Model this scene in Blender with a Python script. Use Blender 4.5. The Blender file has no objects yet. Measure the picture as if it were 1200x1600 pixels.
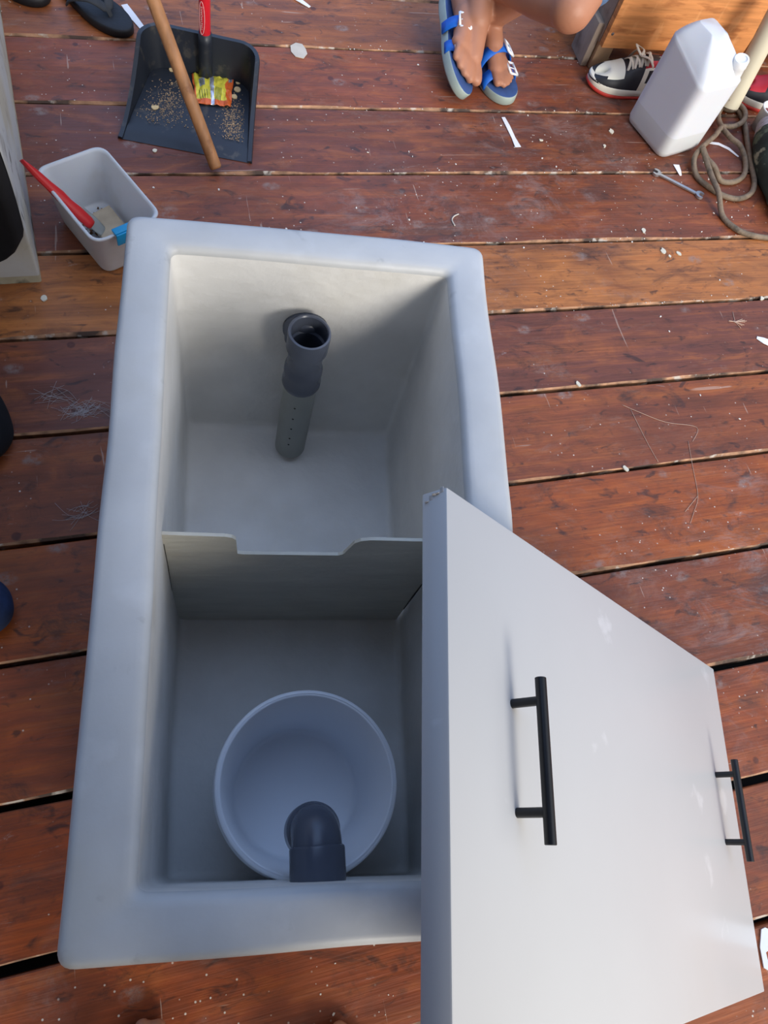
import bpy, bmesh, math, random
from mathutils import Vector, Matrix, noise
random.seed(7)
V = Vector
S = bpy.context.scene
COL = S.collection

# ------------------------------------------------------------ camera
cam_d = bpy.data.cameras.new('camera')
cam_d.sensor_fit = 'VERTICAL'
cam_d.sensor_height = 36.0
cam_d.sensor_width = 27.0
cam_d.lens = 36.0 * 1190.99 / 1600.0
cam_d.clip_start = 0.02
cam = bpy.data.objects.new('camera', cam_d)
COL.objects.link(cam)
R = Matrix(((0.95698458860921, 0.1183811439559643, -0.26488941451129844),
            (-0.21390580628680084, 0.904692133195169, -0.36847856134593276),
            (0.19602245585966646, 0.4092896882288289, 0.8910988429508218)))
cam.matrix_world = Matrix.Translation((0, 0, 1.3)) @ R.to_4x4()
S.camera = cam

# ------------------------------------------------------------ light
S.view_settings.view_transform = 'Standard'
S.view_settings.look = 'None'
S.view_settings.gamma = 1.0
S.view_settings.use_curve_mapping = False
S.view_settings.exposure = 0.12
w = bpy.data.worlds.new('sky')
S.world = w
w.use_nodes = True
nt = w.node_tree
nt.nodes.clear()
out = nt.nodes.new('ShaderNodeOutputWorld')
bg = nt.nodes.new('ShaderNodeBackground')
tc = nt.nodes.new('ShaderNodeTexCoord')
nt.links.new(bg.outputs[0], out.inputs[0])
def lobe(direction, c0, c1, lo, hi):
    d = nt.nodes.new('ShaderNodeVectorMath'); d.operation = 'DOT_PRODUCT'
    nt.links.new(tc.outputs['Generated'], d.inputs[0])
    d.inputs[1].default_value = V(direction).normalized()
    r = nt.nodes.new('ShaderNodeMapRange'); r.interpolation_type = 'SMOOTHSTEP'
    r.inputs['From Min'].default_value = lo; r.inputs['From Max'].default_value = hi
    nt.links.new(d.outputs['Value'], r.inputs['Value'])
    m = nt.nodes.new('ShaderNodeMix'); m.data_type = 'RGBA'
    nt.links.new(r.outputs[0], m.inputs[0])
    m.inputs[6].default_value = (*c0, 1); m.inputs[7].default_value = (*c1, 1)
    return m.outputs[2]
SKY_BASE = ((0.06, 0.075, 0.10), (0.42, 0.50, 0.64))
SKY_RIGHT = ((0, 0, 0), (0.34, 0.60, 1.20))
SKY_FRONT = ((0, 0, 0), (1.5, 1.42, 1.32))
a = lobe((0, 0, 1), SKY_BASE[0], SKY_BASE[1], -0.1, 1.0)
b = lobe((-0.22, 0.5, 0.8), SKY_RIGHT[0], SKY_RIGHT[1], 0.25, 1.0)
c = lobe((0.35, -0.8, 0.50), SKY_FRONT[0], SKY_FRONT[1], 0.30, 0.95)
def addc(p, q):
    m = nt.nodes.new('ShaderNodeMix'); m.data_type = 'RGBA'; m.blend_type = 'ADD'
    m.inputs[0].default_value = 1.0
    nt.links.new(p, m.inputs[6]); nt.links.new(q, m.inputs[7])
    return m.outputs[2]
nt.links.new(addc(addc(a, b), c), bg.inputs[0])
bg.inputs[1].default_value = 1.0
sun_d = bpy.data.lights.new('daylight', 'SUN')
sun_d.energy = 2.5
sun_d.angle = math.radians(20)
sun_d.color = (1.0, 0.94, 0.85)
sun = bpy.data.objects.new('daylight', sun_d)
COL.objects.link(sun)
sun.rotation_euler = V((-0.26, 0.92, -0.44)).to_track_quat('-Z', 'Y').to_euler()

# ------------------------------------------------------------ helpers
def lin(c):
    return tuple(((v / 255) / 12.92 if v / 255 <= 0.04045 else ((v / 255 + 0.055) / 1.055) ** 2.4) for v in c)

def M(name, col, rough=0.5, metal=0.0, var=0.0, scale=8.0, stretch=(1, 1, 1), bump=0.0, bscale=None,
      spot=None, trans=0.0, sss=0.0, coat=0.0, col2=None, ior=1.45):
    """procedural material; col, col2 in 0-255 sRGB; spot = (colour, scale, threshold, softness, strength)"""
    m = bpy.data.materials.new(name); m.use_nodes = True
    t = m.node_tree; bs = t.nodes['Principled BSDF']
    c1 = lin(col)
    bs.inputs['Roughness'].default_value = rough
    bs.inputs['Metallic'].default_value = metal
    bs.inputs['IOR'].default_value = ior
    if trans: bs.inputs['Transmission Weight'].default_value = trans
    if coat:
        bs.inputs['Coat Weight'].default_value = coat
        bs.inputs['Coat Roughness'].default_value = 0.2
    if sss:
        bs.inputs['Subsurface Weight'].default_value = sss
        bs.inputs['Subsurface Radius'].default_value = (0.01, 0.006, 0.004)
    tcn = t.nodes.new('ShaderNodeTexCoord')
    mp = t.nodes.new('ShaderNodeMapping'); mp.inputs['Scale'].default_value = stretch
    t.links.new(tcn.outputs['Object'], mp.inputs[0])
    n = t.nodes.new('ShaderNodeTexNoise'); n.inputs['Scale'].default_value = scale
    n.inputs['Detail'].default_value = 6
    t.links.new(mp.outputs[0], n.inputs['Vector'])
    mx = t.nodes.new('ShaderNodeMix'); mx.data_type = 'RGBA'
    if col2 is None:
        ca = tuple(v * (1 - var) for v in c1); cb = tuple(min(1, v * (1 + var)) for v in c1)
    else:
        ca, cb = c1, lin(col2)
    mr = t.nodes.new('ShaderNodeMapRange')
    mr.inputs['From Min'].default_value = 0.3; mr.inputs['From Max'].default_value = 0.7
    t.links.new(n.outputs[0], mr.inputs[0]); t.links.new(mr.outputs[0], mx.inputs[0])
    mx.inputs[6].default_value = (*ca, 1); mx.inputs[7].default_value = (*cb, 1)
    last = mx.outputs[2]
    for sp in (spot or []):
        sc, ss, th, sf, st = sp[:5]
        n2 = t.nodes.new('ShaderNodeTexNoise'); n2.inputs['Scale'].default_value = ss; n2.inputs['Detail'].default_value = 5
        if len(sp) > 5:
            mp2 = t.nodes.new('ShaderNodeMapping'); mp2.inputs['Scale'].default_value = sp[5]
            mp2.inputs['Location'].default_value = (ss, 3.1, 1.7)
            t.links.new(tcn.outputs['Object'], mp2.inputs[0]); t.links.new(mp2.outputs[0], n2.inputs['Vector'])
        else:
            t.links.new(tcn.outputs['Object'], n2.inputs['Vector'])
        r2 = t.nodes.new('ShaderNodeMapRange'); r2.inputs['From Min'].default_value = th
        r2.inputs['From Max'].default_value = th + sf; r2.inputs['To Max'].default_value = st
        t.links.new(n2.outputs[0], r2.inputs[0])
        m2 = t.nodes.new('ShaderNodeMix'); m2.data_type = 'RGBA'
        t.links.new(r2.outputs[0], m2.inputs[0]); t.links.new(last, m2.inputs[6])
        m2.inputs[7].default_value = (*lin(sc), 1)
        last = m2.outputs[2]
    t.links.new(last, bs.inputs['Base Color'])
    if bump:
        n3 = t.nodes.new('ShaderNodeTexNoise'); n3.inputs['Scale'].default_value = bscale or scale * 3
        n3.inputs['Detail'].default_value = 6
        t.links.new(mp.outputs[0], n3.inputs['Vector'])
        bp = t.nodes.new('ShaderNodeBump'); bp.inputs['Strength'].default_value = bump
        bp.inputs['Distance'].default_value = 0.01
        t.links.new(n3.outputs[0], bp.inputs['Height']); t.links.new(bp.outputs[0], bs.inputs['Normal'])
    return m

def empty(name, loc=(0, 0, 0), label=None, cat=None, group=None):
    o = bpy.data.objects.new(name, None); COL.objects.link(o); o.location = loc
    o.empty_display_size = 0.02
    return tag(o, label, cat, group)

def tag(o, label=None, cat=None, group=None, kind=None):
    if label: o['label'] = label
    if cat: o['category'] = cat
    if group: o['group'] = group
    if kind: o['kind'] = kind
    return o

def link(name, bm, mats, parent=None, smooth=True, mods=None, autosm=None):
    me = bpy.data.meshes.new(name)
    bmesh.ops.recalc_face_normals(bm, faces=bm.faces[:])
    bm.to_mesh(me); bm.free()
    for m in (mats if isinstance(mats, (list, tuple)) else [mats]): me.materials.append(m)
    if smooth:
        for p in me.polygons: p.use_smooth = True
    o = bpy.data.objects.new(name, me); COL.objects.link(o)
    if autosm is not None:
        me.set_sharp_from_angle(angle=math.radians(autosm))
    if parent:
        o.parent = parent
        o.matrix_parent_inverse = Matrix.Identity(4)
        p = V((0, 0, 0)); q = parent
        while q: p += q.location; q = q.parent
        me.transform(Matrix.Translation(-p))
    return o

def newbm(): return bmesh.new()

def box(bm, c, s, mat=None, bevel=0.0, mi=0, seg=2):
    """box centred c, sizes s, oriented by 3x3 mat"""
    m = Matrix.Translation(V(c)) @ (mat.to_4x4() if mat else Matrix.Identity(4)) @ Matrix.Diagonal((*s, 1))
    r = bmesh.ops.create_cube(bm, size=1.0, matrix=m)
    fs = set(f for v in r['verts'] for f in v.link_faces)
    for f in fs: f.material_index = mi
    if bevel:
        es = list(set(e for v in r['verts'] for e in v.link_edges))
        bmesh.ops.bevel(bm, geom=es, offset=bevel, segments=seg, affect='EDGES', profile=0.5)
    return r

def frames(pts):
    """parallel transport frames"""
    pts = [V(p) for p in pts]; T = []
    for i in range(len(pts)):
        a = pts[max(i - 1, 0)]; b = pts[min(i + 1, len(pts) - 1)]
        T.append((b - a).normalized())
    up = V((0, 0, 1)) if abs(T[0].z) < 0.9 else V((1, 0, 0))
    n = (up - T[0] * up.dot(T[0])).normalized(); F = []
    for t in T:
        n = (n - t * n.dot(t)).normalized()
        F.append((n.copy(), t.cross(n)))
    return pts, F

def tube(bm, pts, rad, seg=16, caps=True, mi=0, flat=None):
    """flat=(a,b): ellipse multipliers"""
    pts, F = frames(pts); rings = []
    for i, (p, (n, b)) in enumerate(zip(pts, F)):
        r = rad[i] if isinstance(rad, (list, tuple)) else rad
        fa, fb = flat or (1, 1)
        rings.append([bm.verts.new(p + (n * math.cos(k * 2 * math.pi / seg) * fa + b * math.sin(k * 2 * math.pi / seg) * fb) * r) for k in range(seg)])
    for i in range(len(rings) - 1):
        for k in range(seg):
            f = bm.faces.new((rings[i][k], rings[i][(k + 1) % seg], rings[i + 1][(k + 1) % seg], rings[i + 1][k])); f.material_index = mi
    if caps:
        for rg in (rings[0], rings[-1]):
            f = bm.faces.new(rg); f.material_index = mi
    return rings

def lathe(bm, prof, seg=64, c=(0, 0, 0), mat=None, mi=0):
    """prof list of (r,z); r==0 makes a pole"""
    mat = mat or Matrix.Identity(3); rings = []
    for r, z in prof:
        if r == 0: rings.append([bm.verts.new(V(c) + mat @ V((0, 0, z)))])
        else: rings.append([bm.verts.new(V(c) + mat @ V((r * math.cos(k * 2 * math.pi / seg), r * math.sin(k * 2 * math.pi / seg), z))) for k in range(seg)])
    for a, b in zip(rings, rings[1:]):
        for k in range(seg):
            q = [a[k % len(a)], a[(k + 1) % seg % len(a)], b[(k + 1) % seg % len(b)], b[k % len(b)]]
            u = []
            for v in q:
                if v not in u: u.append(v)
            if len(u) > 2:
                f = bm.faces.new(u); f.material_index = mi
    return rings

def prism(bm, poly, z0, z1, mi=0, mat=None, bevel=0.0):
    """poly 2D list extruded z0..z1, mat 4x4"""
    mat = mat or Matrix.Identity(4)
    b = [bm.verts.new(mat @ V((x, y, z0))) for x, y in poly]
    t = [bm.verts.new(mat @ V((x, y, z1))) for x, y in poly]
    fs = [bm.faces.new(b), bm.faces.new(t)]
    for k in range(len(poly)):
        fs.append(bm.faces.new((b[k], b[(k + 1) % len(b)], t[(k + 1) % len(b)], t[k])))
    for f in fs: f.material_index = mi
    if bevel:
        es = list(set(e for f in fs[:2] for e in f.edges))
        bmesh.ops.bevel(bm, geom=es, offset=bevel, segments=2, affect='EDGES')

def catmull(P, n=8):
    P = [V(p) for p in P]; o = []
    for i in range(len(P) - 1):
        a = P[max(i - 1, 0)]; b = P[i]; c = P[i + 1]; d = P[min(i + 2, len(P) - 1)]
        for k in range(n):
            t = k / n
            o.append(0.5 * ((2 * b) + (c - a) * t + (2 * a - 5 * b + 4 * c - d) * t * t + (3 * b - a - 3 * c + d) * t ** 3))
    o.append(P[-1]); return o

def basis(f, up):
    """columns: x = right, y = forward, z = up"""
    f = V(f).normalized(); x = f.cross(V(up)).normalized(); z = x.cross(f).normalized()
    return Matrix((x, f, z)).transposed()

def nz(p, s=1.0, seed=0.0): return noise.noise(V(p) * s + V((seed, seed * 1.7, seed * 0.3)))

def ringpoly(corners, inset, rad, z, nside=20, ncor=6, wob=0.0, seed=0.0):
    """rounded convex quad, corners in order"""
    n = len(corners); c = [V((p[0], p[1])) for p in corners]
    cen = sum(c, V((0, 0))) / n
    ins = []
    for i in range(n):
        p = c[i]; a = (c[i - 1] - p).normalized(); b = (c[(i + 1) % n] - p).normalized()
        s = abs(a.x * b.y - a.y * b.x)
        ins.append(p + (a + b) * inset / s)
    arcs = []
    for i in range(n):
        p = ins[i]; a = (ins[i - 1] - p).normalized(); b = (ins[(i + 1) % n] - p).normalized()
        arc = []
        for k in range(ncor + 1):
            t = k / ncor
            q0 = p + a * rad; q2 = p + b * rad
            arc.append(q0 * (1 - t) ** 2 + p * 2 * t * (1 - t) * 0.55 + p * 2 * t * (1 - t) * 0.45 + q2 * t * t)
        arcs.append(arc)
    pts = []
    for i in range(n):
        pts += arcs[i]
        s = arcs[i][-1]; e = arcs[(i + 1) % n][0]
        for k in range(1, nside): pts.append(s.lerp(e, k / nside))
    res = []
    for p in pts:
        q = V((p.x, p.y, z))
        if wob:
            q.x += nz(q, 6, seed) * wob; q.y += nz(q, 6, seed + 9) * wob; q.z += nz(q, 5, seed + 20) * wob
        res.append(q)
    return res

def loftrings(bm, rings, mi=None, cap0=False, cap1=False):
    R_ = [[bm.verts.new(p) for p in r] for r in rings]
    for i in range(len(R_) - 1):
        n = len(R_[i])
        for k in range(n):
            f = bm.faces.new((R_[i][k], R_[i][(k + 1) % n], R_[i + 1][(k + 1) % n], R_[i + 1][k]))
            if mi: f.material_index = mi[i]
    if cap0: bm.faces.new(R_[0])
    if cap1:
        f = bm.faces.new(R_[-1])
        if mi: f.material_index = mi[-1]
    return R_

# ------------------------------------------------------------ floor
def floor_material():
    m = bpy.data.materials.new('varnished_planks'); m.use_nodes = True
    t = m.node_tree; L = t.links.new; bs = t.nodes['Principled BSDF']
    tcn = t.nodes.new('ShaderNodeTexCoord')
    at = t.nodes.new('ShaderNodeAttribute'); at.attribute_name = 'plank'
    def ns(scale, stretch, det=6, off=(0, 0, 0), rot=0.0, dist=0.0, rough=0.5):
        mp = t.nodes.new('ShaderNodeMapping'); mp.inputs['Scale'].default_value = stretch
        mp.inputs['Location'].default_value = off; mp.inputs['Rotation'].default_value = (0, 0, rot)
        L(tcn.outputs['Object'], mp.inputs[0])
        n = t.nodes.new('ShaderNodeTexNoise'); n.inputs['Scale'].default_value = scale
        n.inputs['Detail'].default_value = det; n.inputs['Distortion'].default_value = dist
        n.inputs['Roughness'].default_value = rough
        L(mp.outputs[0], n.inputs['Vector']); return n.outputs[0]
    def rng(v, a, b, to=1.0, frm=0.0):
        r = t.nodes.new('ShaderNodeMapRange'); r.inputs[1].default_value = a; r.inputs[2].default_value = b
        r.inputs[3].default_value = frm; r.inputs[4].default_value = to; L(v, r.inputs[0]); return r.outputs[0]
    def mul(a, b):
        n = t.nodes.new('ShaderNodeMath'); n.operation = 'MULTIPLY'; L(a, n.inputs[0])
        if isinstance(b, float): n.inputs[1].default_value = b
        else: L(b, n.inputs[1])
        return n.outputs[0]
    def mix(fac, a, b, mode='MIX'):
        n = t.nodes.new('ShaderNodeMix'); n.data_type = 'RGBA'; n.blend_type = mode
        if isinstance(fac, float): n.inputs[0].default_value = fac
        else: L(fac, n.inputs[0])
        for s, v in ((6, a), (7, b)):
            if isinstance(v, tuple): n.inputs[s].default_value = (*v, 1)
            else: L(v, n.inputs[s])
        return n.outputs[2]
    # broad tone drift, grain
    g1 = ns(1.0, (1.3, 20, 1), 8, dist=1.2)
    g2 = ns(1.0, (7, 190, 1), 4, (3, 1, 0), dist=0.3)
    g3 = ns(1.0, (2.4, 5, 1), 6, (7, 2, 0), dist=1.0)
    g4 = ns(1.0, (9, 26, 1), 6, (1, 9, 0), dist=0.8, rough=0.65)
    c = mix(rng(g1, 0.48, 0.72, 0.6), at.outputs['Color'], lin((98, 54, 36)))
    c = mix(rng(g1, 0.48, 0.28, 0.45), c, lin((178, 104, 54)))
    c = mix(rng(g4, 0.48, 0.70, 0.55), c, lin((84, 50, 36)))
    c = mix(rng(g4, 0.46, 0.30, 0.35), c, lin((186, 112, 62)))
    c = mix(rng(g2, 0.4, 0.75, 0.30), c, lin((78, 44, 30)))
    c = mix(rng(g3, 0.50, 0.70, 0.55), c, lin((98, 56, 44)))
    # dark stains
    st = ns(7.0, (0.8, 1.9, 1), 9, (2, 5, 0), dist=0.9, rough=0.76)
    c = mix(rng(st, 0.55, 0.68, 0.78), c, lin((60, 40, 34)))
    st2 = ns(28.0, (0.8, 1.4, 1), 6, (9, 4, 0), dist=1.0)
    c = mix(rng(st2, 0.60, 0.70, 0.7), c, lin((50, 34, 30)))
    # round drips and old nail stains
    v1 = t.nodes.new('ShaderNodeTexVoronoi'); v1.inputs['Scale'].default_value = 13.0
    L(tcn.outputs['Object'], v1.inputs['Vector'])
    ma = ns(5.0, (1, 1, 1), 3, (21, 4, 0))
    c = mix(mul(rng(v1.outputs['Distance'], 0.115, 0.085), rng(ma, 0.50, 0.54, 0.7)), c, lin((64, 30, 24)))
    v2 = t.nodes.new('ShaderNodeTexVoronoi'); v2.inputs['Scale'].default_value = 9.0
    mp_ = t.nodes.new('ShaderNodeMapping'); mp_.inputs['Location'].default_value = (3.3, 7.1, 0); mp_.inputs['Scale'].default_value = (0.8, 1.3, 1)
    L(tcn.outputs['Object'], mp_.inputs[0]); L(mp_.outputs[0], v2.inputs['Vector'])
    mb_ = ns(60.0, (1, 1, 1), 5, (2, 4, 0), rough=0.7)
    c = mix(mul(mul(rng(v2.outputs['Distance'], 0.17, 0.10), rng(mb_, 0.40, 0.60)), 0.6), c, lin((140, 126, 120)))
    # grey scuffs, worn film
    sc = ns(3.6, (0.8, 1.8, 1), 9, (12, 3, 0), dist=1.0, rough=0.72)
    sc2 = ns(34.0, (1, 1.4, 1), 6, (1, 8, 0), dist=1.0, rough=0.8)
    c = mix(mul(rng(sc, 0.54, 0.68), rng(sc2, 0.40, 0.66, 0.42)), c, lin((150, 136, 130)))
    for (px_, py_, rad_) in ((1.02, 1.42, 0.34), (1.18, 1.62, 0.20), (0.62, 1.20, 0.30), (0.03, 0.93, 0.14), (1.25, 0.20, 0.5)):
        dn_ = t.nodes.new('ShaderNodeVectorMath'); dn_.operation = 'DISTANCE'; dn_.inputs[1].default_value = (px_, py_, 0)
        L(tcn.outputs['Object'], dn_.inputs[0])
        mk = rng(dn_.outputs['Value'], rad_, rad_ * 0.3)
        n_ = ns(8.0, (0.8, 1.3, 1), 11, (px_ * 9, 3, 0), rot=px_, dist=0.9, rough=0.86)
        n2_ = ns(7.0, (0.7, 1.5, 1), 7, (3, px_ * 7, 0), dist=1.2, rough=0.7)
        c = mix(mul(mk, rng(n2_, 0.48, 0.62, 0.6)), c, lin((66, 52, 50)))
        c = mix(mul(mk, rng(n_, 0.50, 0.70, 0.55)), c, lin((158, 148, 146)))
    sc3 = ns(12.0, (0.6, 2.2, 1), 9, (4, 13, 0), rot=0.5, dist=2.0, rough=0.8)
    c = mix(rng(sc3, 0.63, 0.70, 0.55), c, lin((176, 164, 158)))
    sc4 = ns(26.0, (0.6, 1.6, 1), 7, (14, 3, 0), rot=-0.2, dist=2.2, rough=0.8)
    c = mix(rng(sc4, 0.67, 0.71, 0.6), c, lin((120, 110, 104)))
    # thin scratches
    s1 = ns(5.0, (1, 16, 1), 3, (0, 0, 0), rot=0.6, dist=0.5)
    c = mix(rng(s1, 0.715, 0.74, 0.45), c, lin((190, 165, 148)))
    s2 = ns(6.0, (16, 1, 1), 3, (5, 0, 0), rot=0.35, dist=0.6)
    c = mix(rng(s2, 0.72, 0.74, 0.45), c, lin((190, 170, 155)))
    # tiny pale specks
    vo = t.nodes.new('ShaderNodeTexVoronoi'); vo.inputs['Scale'].default_value = 60.0
    L(tcn.outputs['Object'], vo.inputs['Vector'])
    sp = ns(4.0, (1, 1, 1), 4, (6, 6, 0), rough=0.7)
    c = mix(mul(rng(vo.outputs['Distance'], 0.11, 0.07), rng(sp, 0.50, 0.58)), c, lin((206, 196, 184)))
    hs = t.nodes.new('ShaderNodeHueSaturation'); hs.inputs['Saturation'].default_value = 1.03; hs.inputs['Value'].default_value = 0.95
    L(c, hs.inputs['Color']); L(hs.outputs[0], bs.inputs['Base Color'])
    L(rng(sc, 0.45, 0.7, 0.75, 0.42), bs.inputs['Roughness'])
    bs.inputs['Specular IOR Level'].default_value = 0.4
    bp = t.nodes.new('ShaderNodeBump'); bp.inputs['Strength'].default_value = 0.35; bp.inputs['Distance'].default_value = 0.003
    L(g2, bp.inputs['Height']); L(bp.outputs[0], bs.inputs['Normal'])
    return m
m_plank = floor_material()
m_edge = M('worn_plank_edge', (158, 118, 88), 0.7, var=0.5, scale=30, stretch=(1, 3, 1),
           spot=[((46, 34, 30), 12, 0.48, 0.10, 0.9), ((190, 182, 170), 30, 0.58, 0.08, 0.8)])
m_dark = M('dark_underfloor', (14, 12, 11), 0.9, var=0.3)

# each seam: y = a + b x ; (a, b, gap width)
seams = [(2.27, .003, .004), (2.06, .003, .004), (1.8487, .0029, .004), (1.628, .0034, .005), (1.4091, .0024, .005), (1.1914, -.0051, .006),
         (0.9846, .0014, .006), (0.771, .0026, .007), (0.5598, .0068, .006), (0.355, -.0008, .007),
         (0.138, -.0063, .010), (-0.0743, -.0001, .014), (-0.287, 0, .008), (-0.50, 0, .008)]
seams = [(3.13, 0, .004), (2.91, 0, .004), (2.70, 0, .004), (2.485, 0, .004)] + seams + [(-0.71, 0, .008), (-0.93, 0, .008)]
cols = [(140, 80, 50), (130, 74, 48), (150, 88, 54), (140, 84, 52), (150, 88, 52),
        (150, 90, 54), (136, 72, 46), (112, 62, 46), (132, 72, 48), (180, 116, 68), (116, 68, 54),
        (138, 76, 48), (158, 82, 42), (142, 74, 44), (152, 76, 42), (140, 72, 44), (166, 92, 54), (150, 80, 46), (150, 80, 46)]
bm = newbm()
cl = bm.verts.layers.float_color.new('plank')
X0, X1, NX = -2.6, 4.2, 170
for i in range(len(seams) - 1):
    far, near = seams[i], seams[i + 1]
    colr = lin(cols[i]); rows = []
    for k in range(NX + 1):
        x = X0 + (X1 - X0) * k / NX
        yf = far[0] + far[1] * x - far[2] / 2 - 0.0008 + nz((x, i * 3.1, 0), 9) * 0.0012
        yn = near[0] + near[1] * x + near[2] / 2 + 0.0008 + nz((x, i * 3.1 + 1, 4), 9) * 0.002
        ch = max(0.0016, 0.0036 + 0.0075 * nz((x, i * 2.3, 8), 4) + 0.003 * nz((x, i, 3), 19))
        prof = [(yf, -0.03), (yf, -0.002), (yf - 0.002, 0), (yn + ch, 0), (yn, -max(0.001, ch * 0.9)), (yn, -0.03)]
        vs = []
        for y, z in prof:
            v = bm.verts.new((x, y, z)); v[cl] = (*colr, 1); vs.append(v)
        rows.append(vs)
    for k in range(NX):
        for j in range(5):
            f = bm.faces.new((rows[k][j], rows[k + 1][j], rows[k + 1][j + 1], rows[k][j + 1]))
            f.material_index = 1 if j in (3, 4) else 0
box(bm, (0.8, 1.1, -0.05), (6.8, 4.1, 0.02), mi=2)
fl = link('floor', bm, [m_plank, m_edge, m_dark], smooth=False)
tag(fl, 'red-brown varnished wooden plank floor with worn pale edges', 'floor', kind='structure')

# ------------------------------------------------------------ wall end at the left
m_wall = M('old_white_paint', (186, 190, 190), 0.6, var=0.08, scale=6, bump=0.15,
           spot=[((168, 158, 124), 6, 0.50, 0.15, 0.5), ((110, 104, 92), 14, 0.58, 0.12, 0.5), ((60, 56, 48), 26, 0.64, 0.05, 0.7)])
m_grime = M('grimy_white_paint', (176, 172, 150), 0.75, var=0.2, scale=14, bump=0.2,
            spot=[((40, 40, 32), 16, 0.50, 0.12, 0.9)])
bm = newbm()
a0 = V((-0.1965, 1.120)); a1 = V((-0.2610, 2.12)); dl = V((-0.35, -0.012)); wn = V((-0.0, 0))
quad = [a0, a1, a1 + V((-0.3, 0)), a0 + V((-0.42, -0.008))]
prev = None; zs = [0, 0.02, 0.05, 0.1, 0.6, 1.824]
rg = [ringpoly(quad, 0, 0.006, z, 14, 4, 0.0015 if z < 2 else 0, 3) for z in zs]
loftrings(bm, rg, mi=[1, 0, 0, 0, 0, 0], cap0=True, cap1=True)
wl = link('wall_left', bm, [m_wall, m_grime], autosm=40)
tag(wl, 'end of a white painted wall with grimy foot at left', 'wall', kind='structure')

# unseen overhead slabs, added to shade the near end and left side
m_shade_slab = M('dark_shade_slab', (70, 66, 62), 0.8, var=0.2, scale=6)
bm = newbm(); box(bm, (-0.95, -0.76, 1.85), (3.6, 2.4, 0.05), None, 0.004)
box(bm, (-1.60, 1.49, 1.85), (2.3, 2.098, 0.05), None, 0.004)
tag(link('overhead_shade_slab', bm, m_shade_slab, autosm=40), 'added unseen overhead slab that shades the near end and left side', 'shade slab', kind='structure')

# ------------------------------------------------------------ fibreglass tank
T0 = (0.11, 0.35, 0.0)
tank = empty('fibreglass_tank', T0, 'large open grey-white fibreglass grease trap tank standing on the plank floor', 'tank')
m_gel = M('grey_gelcoat', (188, 190, 191), 0.42, var=0.08, scale=9, bump=0.12, bscale=24,
          spot=[((172, 170, 160), 5, 0.52, 0.2, 0.55), ((140, 142, 144), 22, 0.66, 0.08, 0.5), ((212, 215, 218), 12, 0.58, 0.2, 0.5)])
m_raw = M('raw_fibreglass', (218, 217, 214), 0.5, var=0.07, scale=10, bump=0.25, bscale=40,
          spot=[((200, 197, 189), 6, 0.52, 0.2, 0.6), ((216, 216, 216), 14, 0.6, 0.2, 0.4)])
oc = [(-0.010, 0.822), (0.489, 0.746), (0.409, 0.309), (0.288, -0.131), (-0.148, -0.056)]
ic = [(0.040, 0.758), (0.423, 0.699), (0.350, 0.320), (0.245, -0.070), (-0.075, -0.008)]
fc = [(0.046, 0.752), (0.420, 0.690), (0.354, 0.300), (0.283, -0.080), (-0.073, -0.010)]
ic_in = lambda t: [tuple(V(a).lerp(V(b), t)) for a, b in zip(ic, fc)]
HT = 0.48
prof = []
prof.append((oc, 0.004, 0.02, 0.0)); prof.append((oc, 0.002, 0.02, 0.2)); prof.append((oc, 0.0, 0.02, 0.44))
for k in range(6):
    t = k / 5 * math.pi / 2
    prof.append((oc, 0.010 * (1 - math.cos(t)), 0.018, HT - 0.010 + 0.010 * math.sin(t)))
prof.append((oc, 0.022, 0.016, HT + 0.0008))
prof.append((ic, -0.014, 0.014, HT + 0.0005))
for k in range(6):
    t = k / 5 * math.pi / 2
    prof.append((ic, -0.012 * (1 - math.sin(t)), 0.012, HT - 0.012 * (1 - math.cos(t))))
mi = [0] * (len(prof) - 1)
for z, t in ((0.45, 0.07), (0.4, 0.18), (0.3, 0.4), (0.2, 0.62), (0.1, 0.85), (0.05, 0.96)):
    prof.append((ic_in(t), 0.0, 0.012, z)); mi.append(1)
for k in range(1, 5):
    t = k / 4 * math.pi / 2
    prof.append((fc, 0.014 * (1 - math.cos(t)), 0.012, 0.044 - 0.014 * math.sin(t))); mi.append(1)
prof.append((fc, 0.05, 0.01, 0.03)); mi.append(1)
prof.append((fc, 0.12, 0.01, 0.03)); mi.append(1); mi.append(1)
bm = newbm()
rg = [ringpoly(p[0], p[1], p[2], p[3], 26, 6, 0.0028, 5 + p[3]) for p in prof]
loftrings(bm, rg, mi=mi, cap0=True, cap1=True)
link('tank_body', bm, [m_gel, m_raw], tank)

# baffle with a notch
m_baf = M('baffle_fibreglass', (190, 187, 174), 0.5, var=0.09, scale=9, stretch=(1, 1, 4), bump=0.2, bscale=30,
          spot=[((190, 160, 140), 5, 0.56, 0.15, 0.35), ((206, 204, 190), 16, 0.62, 0.1, 0.5, (0.6, 0.6, 6))])
bl = V((-0.0165, 0.3805, 0)); br = V((0.353, 0.320, 0)); bx = (br - bl).normalized(); by = V((-bx.y, bx.x, 0))
Lb = (br - bl).length
mb = Matrix((bx, V((0, 0, 1)), by)).transposed().to_4x4(); mb.translation = bl
poly = [(0, 0.028), (Lb, 0.028), (Lb, 0.397), (0.262, 0.397), (0.250, 0.393), (0.243, 0.385), (0.234, 0.345), (0.228, 0.340),
        (0.100, 0.338), (0.093, 0.340), (0.090, 0.388), (0.085, 0.395), (0.076, 0.398), (0, 0.400)]
bm = newbm(); prism(bm, poly, -0.002, 0.0025, mat=mb)
link('baffle', bm, m_baf, tank, smooth=False)
m_caulk = M('dark_joint', (74, 72, 66), 0.8, var=0.3, scale=40)
bm = newbm()
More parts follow.
